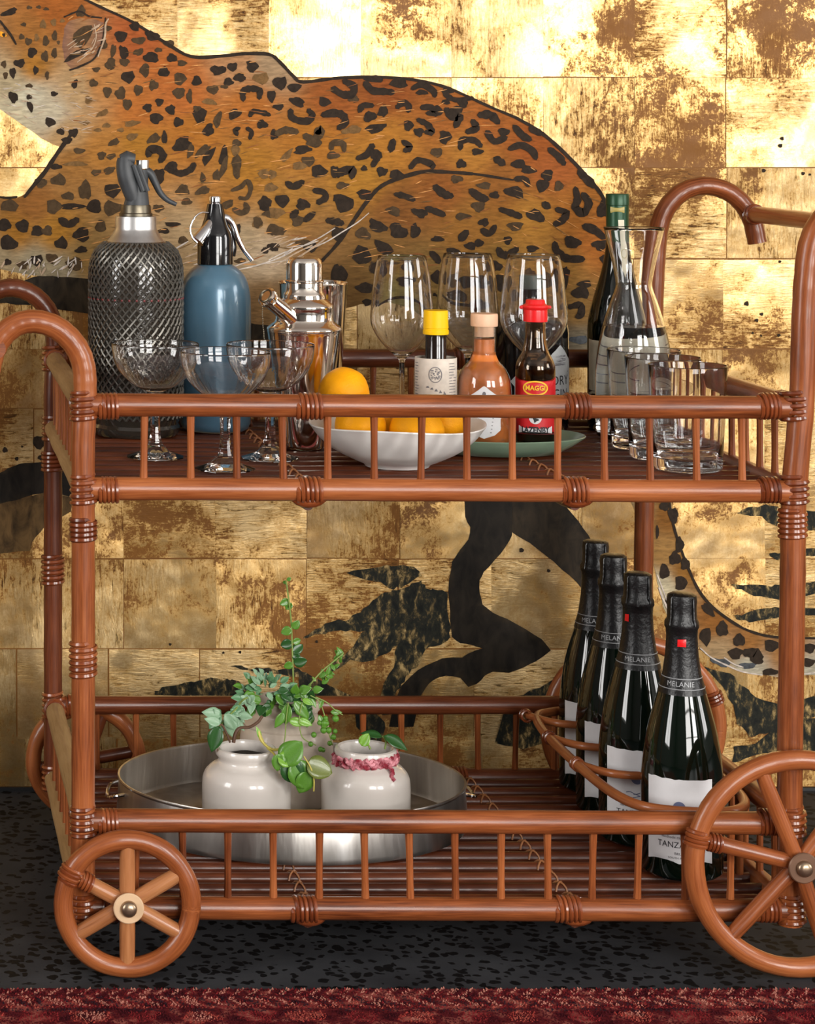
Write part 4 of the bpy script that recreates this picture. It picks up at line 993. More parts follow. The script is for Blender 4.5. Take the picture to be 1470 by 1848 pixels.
# wheels
def wheel(x, y, R, angs, bound, washer, front=-1, light='rattan_light', spoke_r=0.0082, tr=0.0103):
    w = sub('wheel', cart, C((x, y, R)))
    Rc = R - tr
    n = 56
    ring = [Vector((Rc * math.cos(2 * PI * i / n), 0, Rc * math.sin(2 * PI * i / n))) for i in range(n)]
    rim = tube('rim', ring, [tr * (1 + 0.03 * math.sin(i * .9) + rnd.uniform(-.012, .012)) for i in range(n)], M['rattan'], w, 14, closed=True)
    for a in angs:
        c, s = math.cos(math.radians(a)), math.sin(math.radians(a))
        tube('spoke', [Vector((q * c, 0, q * s)) for q in (0.010, Rc * .4, Rc * .75, Rc - tr * .6)], [spoke_r, spoke_r * 1.03, spoke_r, spoke_r * .95], M[light], w, 12)
    hz = [(0, -.013), (0.0125, -.013), (0.0125, .013), (0, .013)]
    h = lathe('hub', hz, M['rattan'], w, segs=24); h.rotation_euler = (PI / 2, 0, 0)
    q = front
    wa = lathe('washer', [(0.0, 0.0), (0.0152, 0.0), (0.0160, 0.0012), (0.0160, 0.003), (0.0150, 0.004), (0.0, 0.004)], M[washer], w, (0, q * 0.0125, 0), 32)
    wa.rotation_euler = (PI / 2 if q < 0 else -PI / 2, 0, 0)
    bo = lathe('bolt', smooth_prof([(0.0088, 0.0), (0.0086, 0.002), (0.0072, 0.0046), (0.004, 0.0064), (0.0, 0.0069)], 3), M['brass'], w, (0, q * 0.0165, 0), 24)
    bo.rotation_euler = (PI / 2 if q < 0 else -PI / 2, 0, 0)
    c, s = math.cos(math.radians(bound)), math.sin(math.radians(bound))
    t = Vector((-s, 0, c))
    m = Vector((c, 0, s)) * Rc
    off = Vector((x, y, R))
    # wrap of the rim splice and of the spoke next to it
    binding(off + m - t * 0.009, off + m + t * 0.009, tr * 1.05, 4, 0.0024, parent=w).location = -C(off) if False else (0, 0, 0)
    m2 = Vector((c, 0, s))
    binding(off + m2 * (Rc - tr - 0.016), off + m2 * (Rc - tr - 0.001), spoke_r * 1.03, 4, 0.0020, parent=w)
    for ch in w.children:
        if ch.name.startswith('binding'):
            ch.location = -Vector(w.location)
    return w
wheel(0.2370, -0.0290, 0.0775, (90, 30, -29, -90, 211, 152), 152, 'cream_washer', -1, 'rattan_light')
wheel(0.9405, -0.0290, 0.1195, (166, 112, 52, -10, -72, 227), 166, 'brown_washer', -1, 'rattan')
wheel(0.2370, D + 0.0285, 0.0775, (70, 10, -50, -110, 190, 130), 130, 'brown_washer', 1, 'rattan_dark')
wheel(0.9405, D + 0.0285, 0.1195, (140, 80, 20, -40, -100, 200), 20, 'brown_washer', 1, 'rattan_dark')
for x in (0.2370, 0.9405):
    for y0, y1 in ((-0.028, 0.012), (D - 0.012, D + 0.028)):
        tube('axle', [C((x, y0, 0.0775 if x < .5 else 0.1195)), C((x, y1, 0.0775 if x < .5 else 0.1195))], 0.0055, M['brass'], cart, 10)
for x, zz in ((0.2370, 0.0775), (0.9405, 0.1195)):
    for Y in (0.0, D):
        cane('axle_block', straight((x, Y, ZLL + .008), (x, Y, max(zz, ZLL + .02)), 3), 0.0082, 'rattan_raw', 10, smooth=False)

# bottle corral on the lower shelf: long cane loop with curled fingers between the bottles
HZ = 0.156
loopP = [(0.815, 0.452), (0.792, 0.430), (0.781, 0.36), (0.779, 0.26), (0.781, 0.16), (0.788, 0.09), (0.806, 0.048), (0.85, 0.030), (0.895, 0.034), (0.920, 0.07), (0.927, 0.15), (0.927, 0.27), (0.925, 0.37), (0.921, 0.43), (0.900, 0.458), (0.856, 0.468)]
loop = []
n = len(loopP)
for i in range(n):
    p0, p1, p2, p3 = (Vector((*loopP[(i + k) % n], HZ)) for k in (-1, 0, 1, 2))
    for k in range(5):
        t = k / 5
        loop.append(C(0.5 * ((2 * p1) + (p2 - p0) * t + (2 * p0 - 5 * p1 + 4 * p2 - p3) * t * t + (3 * p1 - p0 - 3 * p2 + p3) * t ** 3)))
tube('bottle_hoop', loop, 0.0056, M['rattan'], cart, 10, closed=True)
for yf, bow in ((0.163, 0.03), (0.279, 0.03), (0.383, 0.02)):
    cane('bottle_divider', [(0.7815, yf + 0.055, HZ), (0.7925, yf + 0.028, HZ + .001), (0.806, yf + 0.008, HZ + .002), (0.824, yf, HZ + .002), (0.846, yf + .001, HZ + .001)], 0.0048, 'rattan', 10, 5)
    cane('bottle_divider', [(0.9255, yf + 0.045, HZ), (0.915, yf + 0.022, HZ + .001), (0.900, yf + 0.006, HZ + .002), (0.876, yf, HZ + .002)], 0.0048, 'rattan', 10, 5)
    binding((0.7795, yf + 0.060, HZ), (0.7800, yf + 0.046, HZ), 0.0066, 4, 0.0016)
for (x, y) in ((0.925, 0.10), (0.925, 0.40)):
    cane('hoop_leg', straight((x, y, LOW - 0.002), (x, y, HZ), 4), 0.0045, 'rattan', 10, smooth=False)

# ------------------------------------------------------------------ things on the upper shelf
def patch(name, outline, r, phi, zc, mat, parent, off=0.0003, step=0.006):
    v2, f = wrap_poly(outline, step=step)
    return mesh_obj(name, wrap(v2, r, phi, zc, off), f, M[mat], parent, sharp=None)
def rect(w, h): return [(-w / 2, -h / 2), (w / 2, -h / 2), (w / 2, h / 2), (-w / 2, h / 2)]
def ell(rx, ry, n=28): return [(rx * math.cos(2 * PI * i / n), ry * math.sin(2 * PI * i / n)) for i in range(n)]
def ring_geo(rx, ry, t, n=32):
    a = [(rx * math.cos(2 * PI * i / n), ry * math.sin(2 * PI * i / n)) for i in range(n)]
    b = [((rx - t) * math.cos(2 * PI * i / n), (ry - t) * math.sin(2 * PI * i / n)) for i in range(n)]
    return a + b, [(i, (i + 1) % n, n + (i + 1) % n, n + i) for i in range(n)]
def lettering(s, size, r, phi, zc, mat, parent, off=0.0008, stretch=1.0, name='lettering', bold=0.0):
    v, f = text_geo(s, size, stretch, bold)
    return mesh_obj(name, wrap(v, r, phi, zc, off), f, M[mat], parent, smooth=False)
def toward(x, y): return math.atan2(x, y + CAMD)       # turn of a front that faces the lens

# --- coupes
def coupe(loc, label, rz):
    t = thing('coupe_glass', label, 'glass', loc, 'cut coupe glasses on the upper shelf', rz)
    segs = 96
    outer = smooth_prof([(0.0050, 0.0745), (0.013, 0.0775), (0.0275, 0.0850), (0.0400, 0.0970), (0.0472, 0.1110), (0.0495, 0.1230), (0.0500, 0.131)], 4)
    prof = [(0.0, 0.0745)] + outer + [(0.04985, 0.1314), (0.0495, 0.1316), (0.0491, 0.1314)] + [(r - 0.0011, z) for r, z in reversed(outer) if z > 0.0790] + [(0.0, 0.0782)]
    v, f, u = lathe_geo(prof, segs)
    vv = []
    for p in v:                                          # flutes cut round the lower bowl
        r = math.hypot(p[0], p[1]); a = math.atan2(p[1], p[0])
        k = 1.0
        if p[2] < 0.112 and r > 0.012:
            k = 1 - 0.030 * abs(math.sin(a * 12)) * min(1, (0.112 - p[2]) / 0.012)
        vv.append((p[0] * k, p[1] * k, p[2]))
    mesh_obj('bowl', vv, f, M['glass'], t, sharp=None)
    st = [(0.0, 0.0008), (0.033, 0.0008), (0.0335, 0.0020), (0.028, 0.0036), (0.016, 0.0080), (0.0085, 0.0160), (0.0062, 0.026), (0.0055, 0.044), (0.0062, 0.060), (0.0100, 0.0730), (0.0, 0.0743)]
    v, f, u = lathe_geo(st, 10)
    mesh_obj('stem', v, f, M['glass'], t, smooth=True, sharp=0.35)
    return t
coupe((0.2905, 0.193, UP), 'cut coupe glass in front of the wire-covered siphon, nearest the curled handle', 0.2)
coupe((0.3578, 0.102, UP), 'cut coupe glass closest to the front rail, middle one of three', 0.5)
coupe((0.4202, 0.182, UP), 'cut coupe glass in front of the silver shaker', 0.9)

# --- wire-covered siphon
t = thing('soda_siphon', 'glass soda siphon in a grey wire mesh cover with grey head', 'siphon', (0.2890, 0.3986, UP))
bp = [(0.0, 0.0), (0.050, 0.0), (0.0535, 0.004), (0.0545, 0.010), (0.052, 0.014), (0.0545, 0.020)] + smooth_prof([(0.0560, 0.026), (0.0562, 0.08), (0.0562, 0.15), (0.0562, 0.195), (0.0548, 0.211), (0.0495, 0.2255), (0.0395, 0.2350), (0.030, 0.239)], 4)
lathe('bottle', bp, M['siphon_glass'], t, segs=40)
def rad_at(prof):
    pz = sorted([(z, r) for r, z in prof])
    def f(z):
        for i in range(len(pz) - 1):
            if pz[i][0] <= z <= pz[i + 1][0]:
                q = (z - pz[i][0]) / max(1e-9, pz[i + 1][0] - pz[i][0])
                return pz[i][1] + (pz[i + 1][1] - pz[i][1]) * q
        return pz[0][1] if z < pz[0][0] else pz[-1][1]
    return f
fr = rad_at([p for p in bp if p[1] > 0.019])
g = Geo()
ns = 40
for d_ in (1, -1):
    for k in range(ns):
        P = []
        for i in range(41):
            z = 0.022 + (0.236 - 0.022) * i / 40
            a = 2 * PI * k / ns + d_ * (z * 14.5)
            R = fr(z) + 0.0011 + 0.0005 * math.cos(i * PI) * d_
            P.append(Vector((R * math.cos(a), R * math.sin(a), z)))
        g.tube(P, 0.0015 if d_ > 0 else 0.0012, 4)
g.build('wire_mesh', M['wire'], t)
g = Geo()
for k in range(ns):
    a = 2 * PI * (k + .5) / ns
    z = 0.168
    v, f, u = ball_geo((0.0572 * math.cos(a), 0.0572 * math.sin(a), z), 0.0019, 6, 4); g.add(v, f, u)
tag(g.build('red_bead_band', M['red_bead'], t), 'thin ring of red beads')
lathe('collar', [(0.036, 0.232), (0.0375, 0.234), (0.031, 0.243), (0.0262, 0.2505), (0.0252, 0.2535), (0.0252, 0.2655), (0.0245, 0.268), (0.0, 0.268)], M['alu'], t, segs=40)
lathe('cap_ring', [(0.0195, 0.2675), (0.0205, 0.2685), (0.0205, 0.2715), (0.0190, 0.2725), (0.0186, 0.279), (0.0178, 0.282), (0.0, 0.283)], M['bronze'], t, segs=32)
SI = lambda x, y, dy=0.0: Vector(px(x, y, 0.3986 + dy)) - Vector((0.2890, 0.3986, UP))
h = Geo()
h.tube([SI(246, 376), SI(247, 362), SI(248, 345), SI(250, 325), SI(252, 305)], [0.0165, 0.0150, 0.0130, 0.0118, 0.0105], 14)
h.tube(catmull([SI(226, 285, -.004), SI(226, 298, -.004), SI(230, 322, -.004), SI(238, 345, -.004), SI(244, 366, -.004)], 4), [0.0085 + 0.0035 * math.sin(PI * (i + 2) / 20) for i in range(17)], 12)
h.tube([SI(219, 290, -.004), SI(230, 286, -.004), SI(243, 288, -.004)], [0.008, 0.010, 0.007], 10)
h.build('head', M['grey_plastic'], t)
g = Geo()
for dx in (0, 8):
    g.tube([SI(241 + dx, 298, -.013), SI(249 + dx, 320, -.014), SI(258 + dx, 345, -.014)], 0.0032, 8)
g.build('rib', M['grey_plastic'], t)
tube('push_cap', [SI(257, 304), SI(257, 289)], [0.0078, 0.0080], M['alu'], t, 20)
tube('lever', catmull([SI(262, 308), SI(272, 314), SI(280, 330), SI(289, 348), SI(302, 361), SI(318, 369)], 4), [0.0058 - 0.00016 * i for i in range(21)], M['grey_plastic'], t, 10)

# --- blue siphon
BX, BY = 0.3914, 0.434
t = thing('soda_siphon', 'blue enamelled soda siphon with black head and chrome lever', 'siphon', (BX, BY, UP))
lathe('bottle', [(0.0, 0.0), (0.036, 0.0), (0.041, 0.003), (0.0438, 0.010)] + smooth_prof([(0.0443, 0.03), (0.0443, 0.10), (0.0443, 0.150), (0.0430, 0.172), (0.0385, 0.189), (0.030, 0.200), (0.0195, 0.2075)], 4), M['blue_paint'], t, segs=48)
S2 = lambda x, y, dy=0.0: Vector(px(x, y, BY + dy)) - Vector((BX, BY, UP))
lathe('head', [(0.020, 0.206), (0.0222, 0.207), (0.0222, 0.240), (0.0205, 0.247), (0.0165, 0.255), (0.0130, 0.266), (0.0105, 0.277), (0.0095, 0.282), (0.0, 0.282)], M['black_plastic'], t, segs=32)
lathe('chrome_cap', [(0.0072, 0.281), (0.0076, 0.282), (0.0076, 0.290), (0.0068, 0.2915), (0.0, 0.2915)], M['chrome'], t, segs=24)
tube('lever', catmull([S2(398, 392), S2(410, 394), S2(420, 405), S2(427, 425), S2(438, 448), S2(455, 470)], 4), [0.0048, 0.0052, 0.0056, 0.0056, 0.0054, 0.005, 0.0046, 0.0044, 0.0042, 0.004, 0.004, 0.0038, 0.0036, 0.0036, 0.0034, 0.0033, 0.0032, 0.0031, 0.003, 0.003, 0.003], M['chrome'], t, 10)
tube('lever_guard', catmull([S2(404, 405, .004), S2(415, 425, .004), S2(420, 445, .004), S2(418, 462, .004)], 4), 0.0048, M['black_plastic'], t, 10)
tube('nozzle', catmull([S2(380, 402, -.008), S2(372, 415, -.014), S2(362, 428, -.018), S2(356, 436, -.02)], 4), [0.0055, 0.0058, 0.006, 0.0065, 0.007, 0.0072, 0.0075, 0.0078, 0.008, 0.0082, 0.0083, 0.0084, 0.0085], M['chrome'], t, 14)
tube('nozzle_loop', catmull([S2(376, 384, -.008), S2(362, 384, -.014), S2(350, 394, -.018), S2(343, 412, -.02), S2(347, 428, -.02), S2(356, 438, -.02)], 4), 0.0012, M['chrome'], t, 8)

# --- cocktail shaker and mixing cup
KX, KY = 0.4748, 0.2725
t = thing('cocktail_shaker', 'polished silver cocktail shaker with side spout and chain', 'shaker', (KX, KY, UP))
lathe('body', [(0.0, 0.0), (0.0205, 0.0), (0.0222, 0.0015)] + smooth_prof([(0.0228, 0.004), (0.0270, 0.034), (0.0335, 0.072), (0.0395, 0.110), (0.0428, 0.134), (0.0436, 0.137)], 4) + [(0.0436, 0.1395), (0.0, 0.1395)], M['silver'], t, segs=56)
lid = [(0.0436, 0.1395), (0.0440, 0.1405), (0.0436, 0.1420), (0.0405, 0.1450), (0.0350, 0.1490), (0.0336, 0.1525), (0.0334, 0.1640), (0.0342, 0.1665), (0.0336, 0.1690), (0.0290, 0.1735), (0.0250, 0.1765), (0.0248, 0.1800), (0.0240, 0.1825), (0.0220, 0.1850), (0.0214, 0.1950), (0.0228, 0.1962), (0.0228, 0.1975), (0.0212, 0.1985), (0.0212, 0.2170), (0.0202, 0.2215), (0.0180, 0.2240), (0.0, 0.2246)]
lathe('lid', lid, M['silver'], t, segs=56)
K2 = lambda x, y, dy=0.0: Vector(px(x, y, KY + dy)) - Vector((KX, KY, UP))
tube('spout', [K2(530, 578, -.02), K2(512, 562, -.026), K2(494, 547, -.032), K2(484, 538, -.036)], [0.0100, 0.0098, 0.0094, 0.0092], M['silver'], t, 20)
v, f, u = tube_geo([Vector((0.0078 * math.cos(2 * PI * i / 24), 0.0078 * math.sin(2 * PI * i / 24), 0)) for i in range(24)], 0.0011, 6, True)
ax_ = (K2(479, 534, -.039) - K2(487, 541, -.0345)).normalized()
ro_ = mesh_obj('spout_ring', v, f, M['bronze'], t, K2(478.6, 533.7, -.0392)); ro_.rotation_euler = ax_.to_track_quat('Z', 'Y').to_euler()
tube('spout_cap', [K2(487, 541, -.0345), K2(484, 538, -.0365), K2(481, 535.5, -.038), K2(479, 534, -.039)], [0.0108, 0.0118, 0.0118, 0.0098], M['silver'], t, 24)
g = Geo()
for i in range(20):
    p = K2(473 + 5 * (i / 21) ** 2 + math.sin(i) * .3, 552 + i * 3.3, -.045 + i * .0004)
    v, f, u = ball_geo(p, 0.0008, 6, 4); g.add(v, f, u)
g.build('chain', M['bronze'], t)
mc = [(0.0, 0.0), (0.026, 0.0), (0.0285, 0.002), (0.0300, 0.008), (0.0352, 0.08), (0.0412, 0.172), (0.0420, 0.184), (0.0426, 0.1855), (0.0420, 0.187), (0.0404, 0.184), (0.0345, 0.08), (0.028, 0.006), (0.0, 0.005)]
c_ = lathe('mixing_cup', mc, M['silver'], None, (0.5075, 0.400, UP), segs=48)
tag(c_, 'tall open silver mixing cup standing behind the shaker', 'cup')

# --- bowl of oranges
bx, by = 0.554, 0.132
bo = [(0.0, 0.002), (0.030, 0.002), (0.031, 0.0), (0.035, 0.0), (0.037, 0.003)] + smooth_prof([(0.046, 0.0065), (0.068, 0.0175), (0.086, 0.0325), (0.0975, 0.0475)], 4) + [(0.0972, 0.0490), (0.0955, 0.0485)] + smooth_prof([(0.0835, 0.0345), (0.066, 0.0205), (0.044, 0.0105), (0.02, 0.007)], 4) + [(0.0, 0.0065)]
v, f, u = lathe_geo(bo, 64)
v = [(p[0], p[1], p[2] * (1 + 0.035 * math.sin(3 * math.atan2(p[1], p[0]) + 1) * (p[2] > .02))) for p in v]
b_ = mesh_obj('fruit_bowl', v, f, M['bowl'], None, (bx, by, UP), uvs=u)
tag(b_, 'shallow white ceramic bowl holding oranges by the front rail', 'bowl')
def orange(loc, r, label, rx, ry):
    prof = [(0.0, -r * .93)] + smooth_prof([(r * .25, -r * .92), (r * .7, -r * .70), (r, -r * .05), (r * .75, r * .64), (r * .3, r * .90), (r * .1, r * .90)], 4) + [(0.0, r * .86)]
    v, f, u = lathe_geo(prof, 28)
    v = [(p[0] * (1 + .015 * math.sin(5 * math.atan2(p[1], p[0]))), p[1] * (1 + .015 * math.sin(5 * math.atan2(p[1], p[0]))), p[2]) for p in v]
    t = thing('orange', label, 'orange', loc, 'oranges in the white bowl')
    t.rotation_euler = (rx, ry, 0.4)
    mesh_obj('peel', v, f, M['orange'], t, uvs=u)
    st = [(0.0, r * .87), (0.0032, r * .875), (0.0036, r * .885), (0.0022, r * .915), (0.0, r * .92)]
    lathe('stem_end', st, M['leaf_olive'], t, segs=10)
    return t
orange((0.4985, 0.152, UP + 0.0795), 0.0290, 'orange on top of the heap, showing above the front rail', -0.9, -0.4)
orange((0.5070, 0.1010, UP + 0.0490), 0.0285, 'orange lying by the rim of the white bowl nearest the shaker', -1.2, -0.4)
orange((0.5660, 0.0880, UP + 0.0440), 0.0300, 'orange at the front middle of the white bowl', -0.8, 0.6)
orange((0.6060, 0.1330, UP + 0.0490), 0.0270, 'orange lying by the rim of the white bowl nearest the bitters', 0.3, 1.2)
orange((0.5510, 0.1640, UP + 0.0470), 0.0290, 'orange half hidden behind the others in the white bowl', 0.9, 0.9)

# --- celadon dish with three condiment bottles
px_, py_ = 0.6950, 0.240
dish = [(0.0, 0.0), (0.62, 0.0), (0.70, 0.0010), (0.86, 0.0095), (0.995, 0.0188), (1.0, 0.0200), (0.99, 0.0208), (0.96, 0.0200), (0.88, 0.0140), (0.80, 0.0098), (0.70, 0.0092), (0.0, 0.0092)]
d_ = lathe('celadon_dish', dish, M['celadon'], None, (px_, py_, UP), 64, 0.100, 0.072)
tag(d_, 'long green celadon dish under the three sauce bottles', 'dish')
DZ = UP + 0.0094
def bottle_thing(name, label, cat, x, y, z): return thing(name, label, cat, (x, y, z))
# bitters
ax, ay = 0.6217, 0.238
t = thing('bitters_bottle', 'small bitters bottle with yellow cap and oversized paper label', 'bottle', (ax, ay, DZ))
t.scale = (1, 1, 0.967)
lathe('bottle', [(0.0, 0.0), (0.020, 0.0), (0.0215, 0.002), (0.0218, 0.07), (0.0205, 0.080), (0.0145, 0.092), (0.0122, 0.098), (0.0120, 0.134), (0.0, 0.134)], M['bitters_glass'], t, segs=36)
lathe('cap', [(0.0, 0.1325), (0.0146, 0.1325), (0.0148, 0.1335), (0.0148, 0.1375), (0.0140, 0.1382), (0.0140, 0.1395), (0.0146, 0.1402), (0.0143, 0.1425), (0.0139, 0.1600), (0.0134, 0.1612), (0.0, 0.1614)], M['yellow'], t, segs=36)
lb = lathe('label', [(0.0236, 0.012), (0.0239, 0.0118), (0.0243, 0.06), (0.0240, 0.1045), (0.0237, 0.1048), (0.0234, 0.1045), (0.0234, 0.0125), (0.0236, 0.012)], M['paper_old'], t, segs=36)
ph = toward(ax, ay)
v2, f2 = ring_geo(0.0078, 0.0095, 0.0009)
mesh_obj('emblem_ring', wrap(v2, 0.0243, ph + .02, 0.086, 0.0004), f2, M['ink_soft'], lb, smooth=False)
g = Geo(); r_ = random.Random(8)
for i in range(46):
    a = r_.uniform(0, 6.283); q = r_.random() ** .5 * .0058
    v2 = [(q * math.cos(a) + x, q * 1.2 * math.sin(a) + y) for x, y in ell(r_.uniform(.0005, .0013), r_.uniform(.0004, .0009), 6)]
    g.add(wrap(v2, 0.0243, ph + .02, 0.086, 0.0004 + i * 2e-6), [tuple(range(6))])
g.build('emblem', M['ink_soft'], lb, smooth=False)
g = Geo()
r_ = random.Random(3)
for i in range(26):
    y = 0.099 - i * 0.0034
    for s0, s1 in ((0.0165, 0.029), (-0.030, -0.0215)):
        x1 = s0 + (s1 - s0) * r_.uniform(.55, 1)
        v2 = [(s0, -0.0004), (x1, -0.0004), (x1, 0.0004), (s0, 0.0004)]
        g.add(wrap(v2, 0.0243, ph, y, 0.0005), [(0, 1, 2, 3)])
for q in range(5):
    v2 = [(-0.0115 + q * .005, -0.0007), (-0.0075 + q * .005, -0.0007), (-0.0085 + q * .0045, 0.0014 + .0006 * q), (-0.0105 + q * .005, 0.001)]
    g.add(wrap(v2, 0.0243, ph, 0.071 - q * .002, 0.0005), [(0, 1, 2, 3)])
g.build('small_print', M['ink_soft'], lb, smooth=False)
# chilli sauce
hx, hy = 0.6775, 0.236
t = thing('sauce_bottle', 'round bottle of orange chilli sauce with peach stopper and white label', 'bottle', (hx, hy, DZ))
t.scale = (1, 1, 0.967)
op = [(0.028, 0.0), (0.0305, 0.003), (0.0312, 0.010), (0.0312, 0.058)] + smooth_prof([(0.0310, 0.0640), (0.0296, 0.0780), (0.0255, 0.0900), (0.0185, 0.0985), (0.0140, 0.104), (0.0131, 0.112), (0.0131, 0.142)], 4)
lathe('bottle', shell(op, 0.0012, 0.003), M['glass'], t, segs=44)
ip = [(0.0, 0.0036), (0.0265, 0.0036)] + [(r - 0.0014, z) for r, z in op if 0.009 < z < 0.100] + [(0.0118, 0.112), (0.0117, 0.126), (0.0112, 0.127), (0.0, 0.127)]
lathe('sauce', ip, M['sauce'], t, segs=44)
lathe('stopper', [(0.0, 0.130), (0.0110, 0.130), (0.0112, 0.1420), (0.0152, 0.1424), (0.0155, 0.1440), (0.0155, 0.1560), (0.0148, 0.1575), (0.0, 0.1580)], M['cork'], t, segs=36)
ph = toward(hx, hy)
sh = [(-0.0195, 0.0150), (-0.012, 0.0195), (-0.006, 0.0240), (-0.002, 0.0275), (0.0, 0.0285), (0.002, 0.0275), (0.006, 0.0240), (0.012, 0.0195), (0.0195, 0.0150), (0.0195, -0.024), (0.012, -0.030), (0.0, -0.034), (-0.012, -0.030), (-0.0195, -0.024)]
fsa = rad_at(op)
lb = patch('label', sh, fsa, ph, 0.0450, 'paper', t, 0.0004)
g = Geo()
for i in range(9):
    w_ = 0.022 - abs(4 - i) * .0012
    g.add(wrap([(-w_ / 2, -.0004), (w_ / 2, -.0004), (w_ / 2, .0004), (-w_ / 2, .0004)], fsa, ph, 0.052 - i * 0.0042, 0.0008), [(0, 1, 2, 3)])
g.build('small_print', M['ink_soft'], lb, smooth=False)
patch('emblem', ell(0.002, 0.003), fsa, ph, 0.0640, 'ink_soft', lb, 0.0008, .002)
# seasoning
mx_, my_ = 0.7370, 0.236
t = thing('seasoning_bottle', 'brown seasoning bottle with red cap and red label reading MAGGI', 'bottle', (mx_, my_, DZ))
t.scale = (1, 1, 0.967)
op = [(0.0200, 0.0), (0.0222, 0.002), (0.0226, 0.006), (0.0226, 0.084)] + smooth_prof([(0.0226, 0.0880), (0.0222, 0.0950), (0.0195, 0.1030), (0.0150, 0.1120), (0.0125, 0.1230), (0.0116, 0.1340), (0.0114, 0.150)], 4)
lathe('bottle', shell(op, 0.0011, 0.003), M['brown_glass'], t, segs=40)
ip = [(0.0, 0.0036), (0.0195, 0.0036)] + [(r - 0.0013, z) for r, z in op if 0.005 < z < 0.099] + [(0.0, 0.0985)]
lathe('liquid', ip, M['soy'], t, segs=40)
lathe('cap', [(0.0, 0.1480), (0.0136, 0.1480), (0.0138, 0.1500), (0.0136, 0.1620), (0.0150, 0.1635), (0.0158, 0.1655), (0.0150, 0.1675), (0.0124, 0.1685), (0.0112, 0.1700), (0.0108, 0.1735), (0.0098, 0.1745), (0.0, 0.1745)], M['red'], t, segs=36)
g = Geo()
for s in (-1, 1):
    v, f, u = ball_geo((s * 0.0158, 0, 0.1650), 0.0030, 10, 6, (1, 1, .8)); g.add(v, f, u)
g.build('cap_tabs', M['red'], t)
ph = toward(mx_, my_)
lb = patch('label', rect(0.064, 0.0670), 0.0226, ph, 0.0485, 'label_red', t, 0.0003)
v2, f2 = ring_geo(0.0150, 0.0090, 0.0019)
mesh_obj('oval', wrap(v2, 0.0226, ph, 0.0700, 0.0006), f2, M['label_yellow'], lb, smooth=False)
lettering('MAGGI', 0.0078, 0.0226, ph, 0.0700, 'label_yellow', lb, 0.0008, 0.95, bold=0.00025)
patch('badge', ell(0.0072, 0.0072), 0.0226, ph, 0.0345, 'paper', lb, 0.0005, .003)
v2 = [(-.0035, .0025), (.0035, .0005), (.0042, -.0010), (.001, -.0025), (-.001, -.0045), (-.0018, -.0012)]
patch('bird', v2, 0.0226, ph, 0.0330, 'ink', lb, 0.0008, .002)
patch('name_panel', rect(0.0430, 0.0086), 0.0226, ph, 0.0200, 'paper', lb, 0.0005, .004)
lettering('LAZENBY', 0.0098, 0.0226, ph, 0.0199, 'ink', lb, 0.0008, 0.80, bold=0.00035)
patch('foot_band', rect(0.064, 0.0030), 0.0226, ph, 0.0145, 'label_maroon', lb, 0.0005, .004)

# --- stemmed wine glasses
def wine_glass(x, y, R, H, label):
    t = thing('wine_glass', label, 'glass', (x, y, UP), 'angular wine glasses behind the sauce bottles')
    k = R / 0.0375; q = H / 0.2225
    outer = smooth_prof([(0.0034, 0.0940), (0.0048, 0.0985), (0.0085, 0.1022), (0.0174, 0.1100), (0.0282, 0.1226), (0.0358, 0.1368), (0.0376, 0.1480), (0.0366, 0.1620), (0.0332, 0.1970), (0.0286, 0.2225)], 4)
    outer = [(r * k, z * q) for r, z in outer]
    t_ = 0.0009
    prof = [(0.0, outer[0][1])] + outer + [(outer[-1][0] - t_ * .15, outer[-1][1] + .0003), (outer[-1][0] - t_ * .5, outer[-1][1] + .00045), (outer[-1][0] - t_ * .85, outer[-1][1] + .0003)] + [(r - t_, z) for r, z in reversed(outer) if z > 0.1040 * q] + [(0.0, 0.1038 * q)]
    lathe('bowl', prof, M['glass'], t, segs=48, sharp=None)
    lathe('stem', [(0.0, 0.0008), (0.036, 0.0008), (0.0365, 0.0016), (0.030, 0.0028), (0.014, 0.0052), (0.0062, 0.0100), (0.0034, 0.0180), (0.0029, 0.040), (0.0028, 0.07), (0.0033, 0.0938 * q), (0.0, 0.0939 * q)], M['glass'], t, segs=32, sharp=None)
wine_glass(0.6042, 0.340, 0.0375, 0.2225, 'angular wine glass standing free behind the oranges')
wine_glass(0.6985, 0.402, 0.0380, 0.2215, 'angular wine glass behind the peach-stoppered sauce bottle')
wine_glass(0.7619, 0.335, 0.0395, 0.2240, 'angular wine glass behind the red-capped bottle')

# --- gin bottle
gx, gy = 0.785, 0.4330
t = thing('gin_bottle', 'squat black gin bottle with pointed grey label', 'bottle', (gx, gy, UP))
gp = [(0.0, 0.0), (0.0415, 0.0), (0.0448, 0.003), (0.0455, 0.008), (0.0455, 0.118)] + smooth_prof([(0.0455, 0.122), (0.0435, 0.133), (0.0360, 0.141), (0.0230, 0.1465), (0.0145, 0.1530), (0.0128, 0.1620), (0.0127, 0.176)], 4) + [(0.0, 0.176)]
lathe('bottle', gp, M['gin'], t, segs=44)
lathe('stopper', [(0.0, 0.1755), (0.0128, 0.1755), (0.0150, 0.1765), (0.0152, 0.1920), (0.0145, 0.1935), (0.0, 0.194)], plain('grey_green_stopper', (0.10, 0.115, 0.095), 0.5), t, segs=32)
gph = toward(gx, gy) - math.radians(50)
pl = [(-0.0660, 0.0640), (-0.0600, 0.0700), (0.0, 0.1095), (0.0600, 0.0700), (0.0660, 0.0640), (0.0600, 0.0580), (0.0600, 0.015), (-0.0600, 0.015), (-0.0600, 0.0580)]
lb = patch('label', pl, 0.0455, gph, 0.0, 'paper_grey', t, 0.0004, .006)
lettering('DRY', 0.0165, 0.0455, gph - .02, 0.0655, 'ink', lb, 0.0008)
